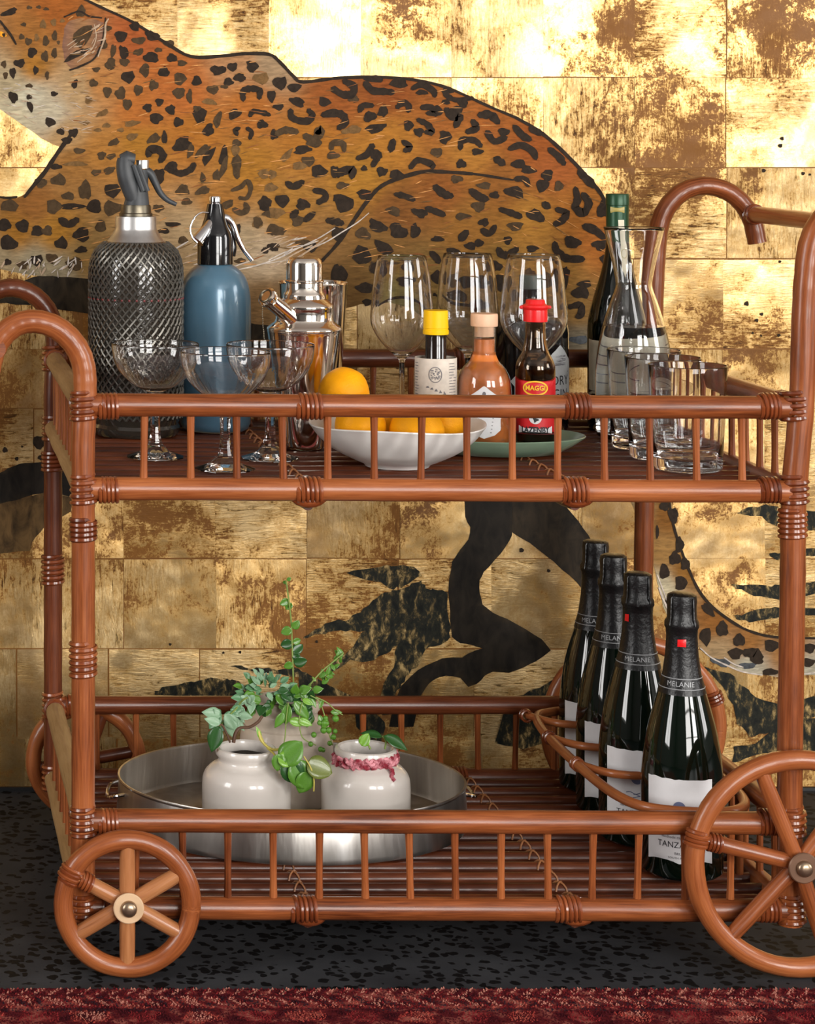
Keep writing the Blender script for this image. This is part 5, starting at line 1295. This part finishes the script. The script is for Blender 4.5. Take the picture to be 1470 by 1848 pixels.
lettering('GIN', 0.0165, 0.0455, gph - .02, 0.0490, 'ink', lb, 0.0008)
for q, zz in ((0.034, 0.0760), (0.034, 0.040)):
    patch('rule', rect(q, 0.0008), 0.0455, gph - .02, zz, 'ink', lb, 0.0007, .006)
g = Geo()
r_ = random.Random(5)
for i in range(16):
    v2 = ell(r_.uniform(.001, .003), r_.uniform(.0005, .0012), 8)
    v2 = [(x + r_.uniform(-.012, .012), y) for x, y in v2]
    g.add(wrap(v2, 0.0455, gph, 0.083 + r_.uniform(0, .014), 0.0007), [tuple(range(8))])
g.build('engraving', M['ink_soft'], lb, smooth=False)

# --- green wine bottle
wx, wy = 0.8965, 0.4445
t = thing('wine_bottle', 'dark wine bottle with green capsule and cream label behind the carafe', 'bottle', (wx, wy, UP))
wp = [(0.0, 0.003), (0.030, 0.0), (0.0345, 0.001), (0.0362, 0.005), (0.0365, 0.010), (0.0365, 0.115)] + smooth_prof([(0.0365, 0.122), (0.0352, 0.138), (0.0290, 0.164), (0.0195, 0.198), (0.0150, 0.222), (0.0133, 0.240)], 4) + [(0.0130, 0.2405), (0.0130, 0.290), (0.0, 0.290)]
lathe('bottle', wp, M['bottle'], t, segs=40)
lathe('capsule', [(0.0138, 0.2330), (0.01365, 0.2400), (0.0136, 0.2800), (0.0142, 0.2805), (0.0142, 0.2930), (0.0135, 0.2942), (0.0, 0.2945)], M['capsule'], t, segs=36)
fw = rad_at([p for p in wp if p[1] > .011])
ph = toward(wx, wy)
fcap = lambda z: 0.0142 if z > .2803 else max(fw(z), .0137)
patch('capsule_band', rect(0.018, 0.0075), fcap, ph, 0.2745, 'gold_ink', t, 0.0005, .004)
tg = [(-0.0026, 0.262), (0.0050, 0.262), (0.0055, 0.237), (0.0075, 0.232), (0.0092, 0.224), (0.0092, 0.216), (0.0076, 0.209), (0.0085, 0.205), (0.0085, 0.198), (0.0060, 0.196), (0.0040, 0.190), (0.0020, 0.197), (-0.0010, 0.199), (-0.0010, 0.206), (-0.0005, 0.209), (-0.0022, 0.216), (-0.0022, 0.224), (-0.0010, 0.231), (-0.0016, 0.237)]
tg_o = patch('neck_tag', [(x + .0035, y) for x, y in tg], fcap, ph, 0.0, 'paper_cream', t, 0.0006, .004)
v2, f2 = ring_geo(0.0044, 0.0058, 0.0006)
mesh_obj('medallion', wrap([(x + .007, y) for x, y in v2], fcap, ph, 0.220, 0.0010), f2, M['gold_ink'], tg_o, smooth=False)
lb = patch('label', rect(0.088, 0.070), 0.0365, ph, 0.078, 'paper_cream', t, 0.0003)
patch('label_band', rect(0.088, 0.004), 0.0365, ph, 0.048, 'ink', lb, 0.0006)
g = Geo()
for i in range(5):
    w_ = (0.05, 0.03, 0.044, 0.026, 0.036)[i]
    g.add(wrap([(-w_ / 2 + w_ * k / 6, -.0006) for k in range(7)] + [(-w_ / 2 + w_ * k / 6, .0006) for k in range(7)], 0.0365, ph, 0.102 - i * .010, .0006), [(k, k + 1, 8 + k, 7 + k) for k in range(6)])
g.build('small_print', M['ink_soft'], lb, smooth=False)

# --- carafe of water
cx, cy = 0.8905, 0.3600
t = thing('water_carafe', 'clear glass carafe with flared neck half filled with water', 'carafe', (cx, cy, UP))
op = [(0.0385, 0.0), (0.0428, 0.0025), (0.0448, 0.008)] + smooth_prof([(0.0452, 0.018), (0.0452, 0.060), (0.0445, 0.088), (0.0410, 0.116), (0.0350, 0.142), (0.0275, 0.166), (0.0225, 0.180), (0.0213, 0.188), (0.0226, 0.197), (0.0262, 0.216), (0.0325, 0.242), (0.0357, 0.256)], 4)
lathe('glass', shell(op, 0.0018, 0.005), M['glass_green'], t, segs=56, sharp=None)
wl = 0.1365
fo = rad_at(op)
wpf = [(0.0, 0.0052), (0.036, 0.0052)] + [(r - 0.0010, z) for r, z in op if 0.0075 < z < wl] + [(fo(wl) - 0.0010, wl), (0.0, wl)]
lathe('water', wpf, M['water'], t, segs=56)

# --- tumblers
def tumbler(x, y, label):
    t = lathe('tumbler', [(0.0, 0.0012), (0.0340, 0.0), (0.0360, 0.0015), (0.0368, 0.004), (0.0385, 0.040), (0.0412, 0.095), (0.0422, 0.1148), (0.0421, 0.1154), (0.0417, 0.1158), (0.0413, 0.1158), (0.0409, 0.1154), (0.0407, 0.1146), (0.0392, 0.095), (0.0362, 0.040), (0.0345, 0.0160), (0.0320, 0.0130), (0.0, 0.0125)], M['glass_green'], None, (x, y, UP), 52, sharp=0.9)
    tag(t, label, 'glass', 'plain tumblers beside the carafe')
tumbler(0.8700, 0.1060, 'clear tumbler closest to the front rail, in front of the other two')
tumbler(0.8705, 0.1915, 'clear tumbler in the middle of the row of three')
tumbler(0.8760, 0.2765, 'clear tumbler at the back of the row, touching the carafe')

# ------------------------------------------------------------------ things on the lower shelf
# --- four sparkling wine bottles
cp = [(0.0, 0.006), (0.030, 0.0), (0.040, 0.0008), (0.0433, 0.004), (0.0438, 0.010), (0.0438, 0.100)] + smooth_prof([(0.0438, 0.106), (0.0412, 0.131), (0.0362, 0.160), (0.0282, 0.190), (0.0200, 0.218), (0.0168, 0.240), (0.0156, 0.262)], 4) + [(0.0152, 0.27), (0.0, 0.27)]
fcp = rad_at([p for p in cp if p[1] > .011])
foilp = [(fcp(0.1990) + .0004, 0.1990), (fcp(0.2040) + .0007, 0.2040), (fcp(0.2180) + .0008, 0.2180), (fcp(0.24) + .0009, 0.240), (0.0166, 0.2600), (0.0168, 0.2680), (0.0185, 0.2710), (0.0182, 0.2760), (0.0160, 0.2800), (0.0156, 0.2900), (0.0160, 0.3000), (0.0152, 0.3055), (0.0120, 0.3072), (0.0, 0.3076)]
def champagne(x, y, label, turn=0.0, dot=None, ball=True):
    t = thing('sparkling_wine_bottle', label, 'bottle', (x, y, LOW), 'sparkling wine bottles in the cane corral')
    lathe('bottle', cp, M['bottle'], t, segs=48)
    v, f, u = lathe_geo(foilp, 40)
    v2 = []
    r_ = random.Random(int(x * 1e4 + y * 1e4))
    for p in v:
        k = 1 + (r_.uniform(-.02, .02) if p[2] > .262 else 0)
        v2.append((p[0] * k, p[1] * k, p[2]))
    fo_ = mesh_obj('foil', v2, f, M['foil'], t, uvs=u)
    ph = toward(x, y) + turn
    ff = rad_at(foilp[:-1])
    for zz in (0.2055, 0.2165):
        P = [Vector(((ff(zz) + .0001) * math.cos(2 * PI * i / 40), (ff(zz) + .0001) * math.sin(2 * PI * i / 40), zz)) for i in range(40)]
        tube('silver_line', P, 0.0005, M['silver_ink'], fo_, 5, closed=True)
    lettering('MELANIE', 0.0074, ff, ph, 0.2110, 'silver_ink', fo_, 0.0006, 1.05, name='neck_lettering')
    # wire hood bulges
    g = Geo()
    for k in range(4):
        a = 2 * PI * k / 4 + .5
        g.tube([Vector((math.cos(a) * q, math.sin(a) * q, z)) for q, z in ((0.0190, 0.2735), (0.0172, 0.2830), (0.0168, 0.2930), (0.0164, 0.3030), (0.0125, 0.3066))], 0.0009, 5)
    g.build('wire_hood', M['foil'], t)
    if dot:
        patch('red_mark', [(-dot[2], -.0042), (dot[2], -.0042), (dot[2] * 1.05, .0042), (-dot[2] * .95, .0036)], lambda z: ff(min(z, .2595)), ph + dot[0], dot[1], 'red', t, 0.0010, .003)
    w_ = 0.0745; h_ = 0.0915
    nE = 16
    top = [(w_ / 2 - w_ * i / nE, h_ / 2 + 0.0004 * math.sin(i * 1.9) + r_.uniform(-.0004, .0004)) for i in range(nE + 1)]
    lb = patch('label', [(-w_ / 2, -h_ / 2), (0, -h_ / 2 - .0004), (w_ / 2, -h_ / 2)] + top, 0.0438, ph, 0.0665, 'paper', t, 0.0004, .007)
    patch('balloon', ell(0.0068, 0.0072), 0.0438, ph, 0.0812, 'ink_blue', lb, 0.0007, .003)
    g = Geo()
    for k, (a, b_, z) in enumerate(((-.012, .006, .064), (-.004, .017, .0615), (-.014, .010, .0595))):
        P = [Vector(q) for q in wrap([(a + (b_ - a) * i / 8, .0012 * math.sin(i + k)) for i in range(9)], 0.0438, ph, z, .0008)]
        g.tube(P, 0.0004, 4)
    g.build('line_drawing', M['ink_blue'], lb)
    lettering('methode cap classique', 0.0042, 0.0438, ph, 0.0490, 'ink_soft', lb, 0.0007, name='small_lettering')
    lettering('TANZANNE', 0.0092, 0.0438, ph, 0.0405, 'ink', lb, 0.0007, 0.95)
    lettering('BRUT', 0.0042, 0.0438, ph, 0.0312, 'ink_soft', lb, 0.0007, name='small_lettering')
    lettering('SOUTH AFRICA', 0.0034, 0.0438, ph, 0.0265, 'ink_soft', lb, 0.0007, name='small_lettering')
    return t
champagne(0.8630, 0.1040, 'sparkling wine bottle at the front of the corral, its whole label showing', 0.06, (-.05, 0.2555, 0.0046))
champagne(0.8515, 0.2215, 'second sparkling wine bottle from the front, red mark at the edge of its neck', 0.02, (.75, 0.2570, 0.0030))
champagne(0.8575, 0.3330, 'third sparkling wine bottle from the front, overlapped by two others', 0.0)
champagne(0.8640, 0.4275, 'rearmost sparkling wine bottle, closest to the gilded wall', 0.12)

# --- steel tub
TX, TY = 0.4612, 0.2870
tb = thing('steel_tub', 'oval brushed steel tub holding three stoneware jars', 'tub', (TX, TY, LOW))
pr = [(0.0, 0.0), (0.965, 0.0), (0.992, 0.0022), (1.004, 0.008), (0.992, 0.046), (0.990, 0.0490), (0.998, 0.0505), (1.0, 0.0520), (0.996, 0.0535), (0.986, 0.0530), (0.981, 0.0500), (0.985, 0.0090), (0.975, 0.0042), (0.955, 0.0028), (0.0, 0.0028)]
v, f, u = lathe_geo(pr, 72, 0.2050, 0.1640)
v = [(q[0], q[1] * (1 + 0.048 * (1 - min(1, q[2] / 0.050))), q[2]) for q in v]
mesh_obj('basin', v, f, M['steel'], tb, uvs=u)
for s in (-1, 1):
    tube('handle', catmull([(s * 0.199, -0.030, 0.040), (s * 0.212, -0.024, 0.036), (s * 0.217, 0.0, 0.030), (s * 0.212, 0.024, 0.036), (s * 0.199, 0.030, 0.040)], 5), 0.0022, M['chrome'], tb, 8)
TZ = LOW + 0.0032
jp = [(0.0, 0.0), (0.046, 0.0), (0.0498, 0.003)] + smooth_prof([(0.0510, 0.010), (0.0510, 0.040), (0.0510, 0.058), (0.0490, 0.070), (0.0425, 0.0785), (0.0350, 0.0830), (0.0322, 0.0870)], 4) + [(0.0325, 0.0900), (0.0352, 0.0930), (0.0358, 0.0970), (0.0345, 0.1005), (0.0320, 0.1015), (0.0295, 0.1000), (0.0285, 0.0950), (0.0290, 0.086), (0.0380, 0.076), (0.0460, 0.064), (0.0470, 0.010), (0.0, 0.006)]
jl = lathe('stoneware_jar', jp, M['stoneware'], None, (0.3995, 0.2250, TZ), segs=56); tag(jl, 'cream stoneware jar with dark soil and a bare brown stem', 'jar', 'stoneware jars in the steel tub')
jr = lathe('stoneware_jar', jp, M['stoneware'], None, (0.5375, 0.2250, TZ), segs=56); tag(jr, 'cream stoneware jar with pink yarn round its neck', 'jar', 'stoneware jars in the steel tub')
jb_ = [(r * 1.10 if z < .075 else r * 1.16, z * 1.215) for r, z in jp]
jb = lathe('stoneware_jar', jb_, M['stoneware2'], None, (0.4683, 0.3620, TZ), segs=56); tag(jb, 'taller beige stoneware jar behind the other two, full of trailing leaves', 'jar', 'stoneware jars in the steel tub')

# --- yarn
g = Geo()
for s in range(3):
    P = []
    for i in range(90):
        a = 2 * PI * i / 90
        rr = 0.0352 + 0.0012 * math.sin(i * 1.3 + s * 2.1)
        zz = 0.0885 + 0.0032 * (s - 1) + 0.0015 * math.sin(i * 1.9 + s * 2.1) + 0.003 * math.sin(a + 2.4)
        P.append(Vector((rr * math.cos(a), rr * math.sin(a), zz)))
    g.tube(P, [0.0028 + 0.0007 * math.sin(i * 2.7 + s) for i in range(90)], 6, closed=True)
P = catmull([(0.020, -0.032, 0.088), (0.0235, -0.036, 0.083), (0.022, -0.0385, 0.077), (0.025, -0.041, 0.0735)], 5)
g.tube(P, [0.0026 + .0005 * math.sin(i * 2.1) for i in range(len(P))], 6)
yb = g.build('yarn_band', M['yarn'], None, (0.5375, 0.2250, TZ))
tag(yb, 'pink and red knitted yarn tied round the jar neck', 'yarn')

# --- plants
def leaf_mesh(name, w, l, mat, cup=0.15, curl=0.25, point=1.0):
    nx, ny = 4, 8
    v, f = [], []
    for j in range(ny + 1):
        t = j / ny
        hw = w / 2 * (math.sin(PI * min(1, t ** 0.8)) ** (0.7 if point < 1 else 1.0)) if 0 < j < ny else 0.0004
        for i in range(-nx // 2, nx // 2 + 1):
            s = i / (nx / 2)
            v.append((hw * s, l * t, cup * w * (s * s) * (hw / (w / 2)) - curl * l * t * t * .5))
    for j in range(ny):
        for i in range(nx):
            a = j * (nx + 1) + i
            f.append((a, a + 1, a + nx + 2, a + nx + 1))
    n = len(v)
    th = 0.0005
    v2 = v + [(x, y, z - th) for x, y, z in v]
    f2 = f + [tuple(n + k for k in reversed(q)) for q in f]
    rim = [i for i in range(nx + 1)] + [j * (nx + 1) + nx for j in range(1, ny + 1)] + [ny * (nx + 1) + i for i in range(nx - 1, -1, -1)] + [j * (nx + 1) for j in range(ny - 1, 0, -1)]
    for k in range(len(rim)):
        a, b = rim[k], rim[(k + 1) % len(rim)]
        f2.append((a, n + a, n + b, b))
    me = bpy.data.meshes.new(name)
    me.from_pydata(v2, [], f2); me.shade_smooth(); me.materials.append(mat)
    return me
LM = {}
def leaf(parent, base, tip_dir, size, kind, normal=(0, -1, .45), w=0.62, cup=.15, curl=.25):
    key = (kind, w, cup, curl)
    if key not in LM:
        LM[key] = leaf_mesh('leaf', w, 1.0, M[kind], cup, curl, 0.6 if w > .75 else 1.0)
    o = bpy.data.objects.new('leaf', LM[key]); COL.objects.link(o)
    o.parent = parent
    y = Vector(tip_dir).normalized()
    z = Vector(normal); z = (z - y * z.dot(y)).normalized()
    x = y.cross(z)
    m = Matrix((x, y, z)).transposed().to_4x4()
    o.matrix_local = Matrix.Translation(Vector(base) - Vector(parent.location)) @ m @ Matrix.Diagonal((size, size, size, 1))
    return o
pr_ = random.Random(21)
def jit(a=.3): return pr_.uniform(-a, a)
def W(x, y, Y): return px(x, y, Y)
def stemtube(parent, pts, r, mat, name='stem'):
    return tube(name, [p - Vector(parent.location) for p in catmull(pts, 5)], r, M[mat], parent, 7)

# plant in the tall jar
p1 = thing('trailing_plant', 'mixed trailing succulent with grey-green leaves spilling from the tall beige jar', 'plant', (0.4683, 0.3620, TZ + 0.105))
so = lathe('soil', [(0.0, 0.008), (0.024, 0.006), (0.0315, 0.002), (0.0, 0.0)], M['soil'], p1, segs=24)
Yb = 0.362
# tall thin stem with leaf pairs
st = [W(530, 1262, Yb), W(529, 1225, Yb), W(527, 1170, Yb), W(525, 1120, Yb), W(519, 1070, Yb - .004), W(516, 1048, Yb - .005)]
stemtube(p1, st, 0.0010, 'stem_green')
for (x, y, dx, dy, s, k) in ((521, 1083, -9, 4, .0125, 'leaf'), (526, 1088, -8, 9, .0110, 'leaf'), (518, 1050, -6, 2, .006, 'leaf'), (518, 1048, 6, -6, .006, 'leaf'), (526, 1135, -12, 5, .014, 'leaf'), (527, 1134, 9, -10, .013, 'leaf'), (528, 1160, -12, 4, .016, 'leaf_dark'), (528, 1160, 6, -2, .011, 'leaf'), (528, 1178, 11, -9, .016, 'leaf_dark'), (528, 1180, 8, 6, .012, 'leaf_dark'), (529, 1195, 14, -2, .017, 'leaf_dark'), (528, 1197, -8, 4, .012, 'leaf')):
    leaf(p1, W(x, y, Yb), (dx, jit(4), -dy), s, k, (jit(.4), -1, jit(.3)), w=.82)
# side stem to the right
st = [W(545, 1262, Yb - .01), W(560, 1235, Yb - .02), W(580, 1212, Yb - .02), W(600, 1195, Yb - .02), W(620, 1178, Yb - .02)]
stemtube(p1, st, 0.0009, 'stem_green')
for i in range(22):
    q = pr_.random(); b = st[0].lerp(st[-1], q) + Vector((jit(.005), jit(.004), jit(.006)))
    leaf(p1, b, (jit(1), jit(.5), jit(1) + .2), pr_.uniform(.007, .015), pr_.choice(['leaf_bright', 'leaf', 'leaf']), (jit(.5), -1, .5), w=.5)
# grey-green clump over the rim
for i in range(66):
    a = pr_.uniform(0, 2 * PI); q = pr_.random() ** .6
    x = 478 + 44 * q * math.cos(a); y = 1243 + 26 * q * math.sin(a)
    b = W(x, y, Yb - .03 - .012 * pr_.random())
    leaf(p1, b, (math.cos(a) + jit(.4), jit(.6) - .3, -math.sin(a) * .6 + .35 + jit(.4)), pr_.uniform(.009, .0155), pr_.choice(['leaf_sage', 'leaf_sage', 'leaf_grey', 'leaf']), (jit(.5), -1, .9), w=.62)
for i in range(34):
    x = pr_.uniform(455, 565); y = pr_.uniform(1245, 1285)
    leaf(p1, W(x, y, Yb - .045), (jit(1), -.3, -.2 + jit(.8)), pr_.uniform(.011, .02), pr_.choice(['leaf_dark', 'leaf', 'leaf_dark']), (jit(.5), -1, .5), w=.7)
# trailing leaves falling left
st = [W(462, 1255, Yb - .04), W(440, 1262, Yb - .06), W(425, 1280, Yb - .075), W(405, 1300, Yb - .085), W(392, 1318, Yb - .09)]
stemtube(p1, st, 0.0011, 'stem_green')
for i in range(30):
    q = pr_.random(); k = min(3, int(q * 4)); b = st[k].lerp(st[k + 1], q * 4 - k)
    leaf(p1, b + Vector((jit(.008), jit(.006), jit(.008))), (jit(1), -.2, -.5 + jit(.7)), pr_.uniform(.011, .020), pr_.choice(['leaf_grey', 'leaf_grey', 'leaf_sage']), (jit(.5), -1, .6), w=.6)
for (x, y, dx, dy, s, k) in ((400, 1290, -22, -4, .024, 'leaf_grey'), (405, 1288, 18, 22, .026, 'leaf_grey'), (398, 1286, -14, 18, .024, 'leaf_sage'), (412, 1295, 8, 28, .026, 'leaf_grey')):
    leaf(p1, W(x, y, Yb - .092), (dx, -3, -dy), s, k, (jit(.3), -1, .4), w=.62)
# pointed leaves and runners in front of the jar
for (x, y, dx, dy, s) in ((520, 1270, -6, 34, .026), (512, 1285, -14, 24, .022), (530, 1265, 22, 26, .028), (535, 1298, 18, 6, .020), (520, 1300, 26, 4, .022), (545, 1262, 10, 4, .015), (560, 1260, 6, 10, .013), (582, 1262, -4, 8, .012), (596, 1285, 22, 0, .014), (575, 1290, 6, 14, .013)):
    leaf(p1, W(x, y, Yb - .066), (dx, -4, -dy), s, pr_.choice(['leaf', 'leaf_bright', 'leaf']), (jit(.4), -1, .2), w=.5)
for pts in (((560, 1255), (575, 1265), (585, 1290), (592, 1320), (600, 1345)), ((520, 1268), (516, 1300), (514, 1330), (510, 1350)), ((570, 1258), (590, 1268), (605, 1282), (618, 1290)), ((545, 1268), (540, 1295), (545, 1330), (570, 1345))):
    stemtube(p1, [W(x, y, Yb - .068) for x, y in pts], 0.0007, 'stem_green')
for i in range(16):
    x = pr_.uniform(560, 606); y = 1290 + pr_.uniform(0, 66)
    v, f, u = ball_geo((0, 0, 0), 0.0036 * pr_.uniform(.8, 1.2), 8, 6)
    o = mesh_obj('bead_leaf', v, f, M['leaf'], p1, W(x, y, Yb - .068) - Vector(p1.location))
# bare stem plant in the left jar
p2 = thing('rooting_cutting', 'bare brown stem with broad round green leaves leaning out of the jar', 'plant', (0.3995, 0.2250, TZ + 0.080))
lathe('soil', [(0.0, 0.0125), (0.015, 0.0135), (0.0245, 0.0105), (0.0285, 0.006), (0.0, 0.0)], M['soil'], p2, segs=24)
Y2 = 0.2250
stemtube(p2, [W(421, 1340, Y2), W(424, 1325, Y2), W(432, 1314, Y2), W(450, 1312, Y2), W(465, 1303, Y2), W(473, 1292, Y2)], [0.0022] * 10 + [0.0018] * 16, 'stem_brown')
stemtube(p2, [W(415, 1340, Y2), W(408, 1322, Y2), W(400, 1308, Y2), W(390, 1312, Y2)], 0.0012, 'stem_brown')
leaf(p2, W(396, 1310, Y2 - .01), (-12, -3, -34), .032, 'leaf_dark', (-.4, -1, .2), w=.6)
leaf(p2, W(398, 1306, Y2 - .01), (-22, -3, 8), .020, 'leaf_grey', (-.2, -1, .5), w=.6)
stemtube(p2, [W(466, 1318, Y2 - .01), W(470, 1332, Y2 - .012), W(478, 1344, Y2 - .015), W(492, 1353, Y2 - .02), W(506, 1352, Y2 - .04)], [0.0022] * 8 + [0.0016] * 13, 'stem_yellow')
leaf(p2, W(470, 1334, Y2 - .012), (-6, -2, 20), .016, 'leaf_bright', (.3, -1, .2), w=.35)
stemtube(p2, [W(482, 1350, Y2 - .015), W(495, 1362, Y2 - .03), W(500, 1378, Y2 - .04)], 0.0012, 'stem_yellow')
for (x, y, dx, dy, s, k, nn) in ((508, 1378, 34, -38, .034, 'leaf', (-.2, -1, .5)), (530, 1372, 18, 40, .036, 'leaf', (.2, -1, .1)), (512, 1372, 30, 36, .033, 'leaf_dark', (-.2, -1, .3)), (556, 1392, -12, 30, .027, 'leaf', (.3, -1, .3)), (505, 1360, -4, 22, .020, 'leaf', (0, -1, .4)), (500, 1366, 26, 8, .022, 'leaf_bright', (0, -1, .6)), (552, 1378, 42, 14, .032, 'leaf_olive', (0, -1, .5))):
    leaf(p2, W(x, y, Y2 - .052), (dx, -2, -dy), s, k, nn, w=.84, cup=.1, curl=.15)
stemtube(p2, [W(548, 1365, Y2 - .052), W(560, 1385, Y2 - .054), W(566, 1405, Y2 - .055), W(566, 1428, Y2 - .055)], 0.0009, 'stem_yellow')
# little leaf in the right jar
p3 = thing('seedling', 'small seedling with one bright and two dark leaves in the yarn-tied jar', 'plant', (0.5375, 0.2250, TZ + 0.080))
lathe('soil', [(0.0, 0.006), (0.020, 0.006), (0.0285, 0.004), (0.0, 0.0)], M['soil'], p3, segs=24)
stemtube(p3, [W(668, 1352, Y2), W(664, 1344, Y2), W(658, 1338, Y2 - .005)], 0.0012, 'stem_green')
stemtube(p3, [W(694, 1352, Y2), W(696, 1338, Y2), W(690, 1328, Y2)], 0.0012, 'stem_green')
leaf(p3, W(652, 1346, Y2 - .008), (12, -2, 22), .0165, 'leaf_bright', (-.3, -1, .3), w=.8, cup=.2)
leaf(p3, W(690, 1330, Y2), (-34, 2, 8), .026, 'leaf_dark', (0, -.6, 1), w=.5)
leaf(p3, W(692, 1328, Y2 - .004), (40, -6, -20), .032, 'leaf_dark', (.1, -.8, .8), w=.5)

# ------------------------------------------------------------------ rug in front
RY1 = -0.0790
rug = thing('rug', 'red patterned wool rug along the front of the dark floor', 'rug', (0.6, -0.9, 0.0))
RO = Vector(rug.location)
nx = 120
v, f = [], []
ex = lambda i: 0.0022 * math.sin(i * .45) + 0.0016 * math.sin(i * 1.13 + 1)
for i in range(nx + 1):
    x = -1.2 + 3.6 * i / nx
    for (y, z) in ((RY1 + ex(i), 0.0005), (RY1 + ex(i) - .001, 0.0065), (RY1 - .2, 0.0070), (-1.8, 0.0070), (-1.8, 0.0005)):
        v.append(Vector((x, y, z)) - RO)
for i in range(nx):
    for k in range(4):
        f.append((i * 5 + k, (i + 1) * 5 + k, (i + 1) * 5 + k + 1, i * 5 + k + 1))
mesh_obj('weave', v, f, M['rug'], rug, smooth=False)
PAL = {'d': (0.050, 0.006, 0.009), 'r': (0.15, 0.014, 0.016), 'b': (0.26, 0.035, 0.028), 'p': (0.36, 0.14, 0.105), 's': (0.27, 0.055, 0.04), 'n': (0.024, 0.010, 0.014)}
def rug_col(x, y):
    dy = RY1 - y
    n1 = noise.noise(Vector((x * 55, y * 55, 1.3))); n2 = noise.noise(Vector((x * 130, y * 130, 7.1)))
    if dy < 0.016:
        m = math.sin(x * 400 + dy * 260) + n2 * .7
        return PAL['p'] if m > .5 else PAL['r'] if m > -.3 else PAL['d']
    if dy < 0.020:
        return PAL['d'] if n2 > -.3 else PAL['r']
    if dy < 0.046:
        m = math.sin(x * 270 - (dy - .02) * 190 + 2.2 * n1) + n2 * .8
        return PAL['p'] if m > .55 else PAL['s'] if m > .15 else PAL['r'] if m > -.5 else PAL['n']
    if dy < 0.052:
        return PAL['s'] if n2 > .1 else PAL['r']
    if dy < 0.060:
        return PAL['n'] if n1 > -.1 else PAL['d']
    m = math.sin(x * 58) * math.sin(dy * 62 + .3) + n1 * .55
    return PAL['p'] if m > .95 else PAL['s'] if m > .66 else PAL['b'] if m > .45 else PAL['d'] if m > -.45 else PAL['r']
pv, pf, pc = [], [], []
r_ = random.Random(99)
sx_, sy_ = 0.0030, 0.0030
yy = RY1 + 0.001
while yy > -0.29:
    xx = -0.15
    while xx < 1.40:
        x, y = xx + r_.uniform(-.0012, .0012), yy + r_.uniform(-.0012, .0012)
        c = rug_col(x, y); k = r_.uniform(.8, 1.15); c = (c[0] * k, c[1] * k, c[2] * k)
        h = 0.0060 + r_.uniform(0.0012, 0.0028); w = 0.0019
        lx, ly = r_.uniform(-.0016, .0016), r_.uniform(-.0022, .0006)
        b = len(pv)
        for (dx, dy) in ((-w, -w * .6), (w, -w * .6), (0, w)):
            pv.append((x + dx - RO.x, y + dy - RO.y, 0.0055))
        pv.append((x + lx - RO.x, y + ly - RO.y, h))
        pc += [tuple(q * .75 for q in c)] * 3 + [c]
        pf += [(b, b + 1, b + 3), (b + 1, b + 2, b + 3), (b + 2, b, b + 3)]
        xx += sx_
    yy -= sy_
tag(mesh_obj('pile', pv, pf, M['pile'], rug, smooth=False, cols=pc), kind='stuff')
